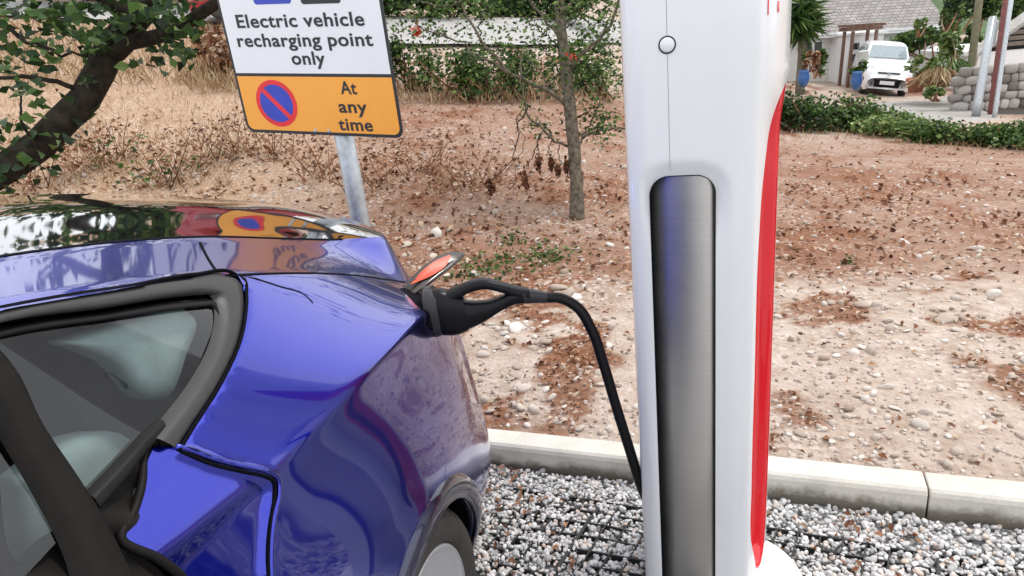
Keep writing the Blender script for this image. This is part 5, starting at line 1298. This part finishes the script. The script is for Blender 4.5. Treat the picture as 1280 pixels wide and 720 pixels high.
def gbox(x0, x1, y0, y1, z0, z1, name, mat, par):
    mq = MB(); mq.add([GP(x, y, z) for x in (x0, x1) for y in (y0, y1) for z in (z0, z1)], [(0, 1, 3, 2), (4, 6, 7, 5), (0, 4, 5, 1), (2, 3, 7, 6), (0, 2, 6, 4), (1, 5, 7, 3)]); return mq.build(name, mat, par)
gbox(-.1, 6, 0, 5, -1.2, .82, 'wall', M['upvc'], gar)
gbox(-.12, 6.02, -.03, .0, .825, .93, 'fascia', M['black_trim'], gar)
brown_slat = simple('brown_slat', (.17, .14, .12), .7, 0, .2, 5)
gable = part('gable', [GP(0, .02, .9), GP(6, .02, .9), GP(3, .02, 2.75)], [(0, 1, 2)], M['black_trim'], gar, False)
for i in range(9):
    z0 = .95+i*.19; f = (z0+.14-.9)/1.85; x0, x1 = 3*f+.05, 6-3*f-.05
    if x1-x0 > .2: gbox(x0, x1, -.02, .015, z0, z0+.14, 'slat', brown_slat, gable)
for s_ in (0, 1):
    a = (-.45, .62) if s_ == 0 else (6.45, .62); b = (3, 2.75)
    V = [GP(a[0], -.3, a[1]), GP(b[0], -.3, b[1]), GP(b[0], .35, b[1]), GP(a[0], .35, a[1]), GP(a[0], -.3, a[1]+.12), GP(b[0], -.3, b[1]+.14), GP(b[0], .35, b[1]+.14), GP(a[0], .35, a[1]+.12)]
    part('roof_slope', V, [(0, 1, 2, 3), (7, 6, 5, 4), (0, 4, 5, 1), (2, 6, 7, 3), (0, 3, 7, 4)], M['tile_grey'], gar, False)
def pole(name, u0, v0, u1, v1, d, r, mat, label, extra=None):
    b = at(u1, v1, d); tpt = at(u0, v0, d); tpt = tpt+(tpt-b)*(.0 if extra else .55); t = thing(name, b, label, 'pole')
    mq = MB(); mq.tube([b-np.array([0, 0, .3]), b, (b+tpt)/2, tpt], [r, r, r*.95, r*.9], 14); mq.build('shaft', mat, t, True)
    if extra: extra(t, b, tpt)
    return t
def bracket(t, b, tp):
    mq = MB(); mq.box(tp+np.array([.09, 0, -.35]), (.10, .06, .55), bev=.015); mq.build('bracket', M['galv'], t)
M['creosote'] = simple('weathered_wood', (.13, .12, .07), .9, 0, .3, 9, .3); M['rusty'] = simple('red_brown_paint', (.16, .05, .045), .7, 0, .3, 9)
pole('telegraph_pole', 1224, 0, 1213, 92, 20.5, .11, M['creosote'], 'olive brown wooden pole left of the garage')
pole('sign_pole', 1241, 22, 1222, 130, 17, .10, M['galv'], 'short grey metal pole before the stone wall', bracket)
pole('brown_pole', 1258, 0, 1240, 134, 17.4, .085, M['rusty'], 'red brown pole before the stone wall')
pole('grey_pole', 1264, 0, 1244, 139, 16.8, .055, M['galv'], 'thin grey metal pole right of the red brown pole')

# ------------------------------------------------------------------ wooded slope beyond the houses
hill = 'trees on the slope behind the houses'
for i, (u, v, w, h, m_, d, lb) in enumerate(((1215, 40, 70, 60, 'leaf_dark', 34, 'dark tree between bungalow roof and wooden pole'), (1262, 34, 80, 64, 'leaf', 37, 'green tree above the garage roof'), (1200, 66, 50, 36, 'leaf', 31, 'pale bush at the bungalow gable end'), (1320, 40, 100, 80, 'leaf_dark', 38, 'dark tree beyond the right edge'), (1196, 18, 60, 50, 'leaf_dark', 44, 'dark tree top just beyond the slate roof end'), (1240, 12, 80, 50, 'leaf', 46, 'pale green tree top high between the two tall poles'))):
    shrub('far_tree', u, v, w, h, 1500, 6, M[m_], lb, 'tree', hill, d=d, depth=.8, stems=8)
U_ = np.linspace(880, 1500, 30); V = []
for u in U_:
    for v, d in ((120, 40), (60, 46), (20, 55), (-30, 68), (-80, 85)): V.append(at(u, v, d)+np.array([0, 0, rng.normal()*.3]))
tag(link('hillside', mesh_np('hillside', np.array(V), grid_faces(30, 5), simple('hill_green', (.05, .09, .03), .95, 0, .5, .6, .5))), 'wooded green hillside behind the bungalow', None, None, 'structure')
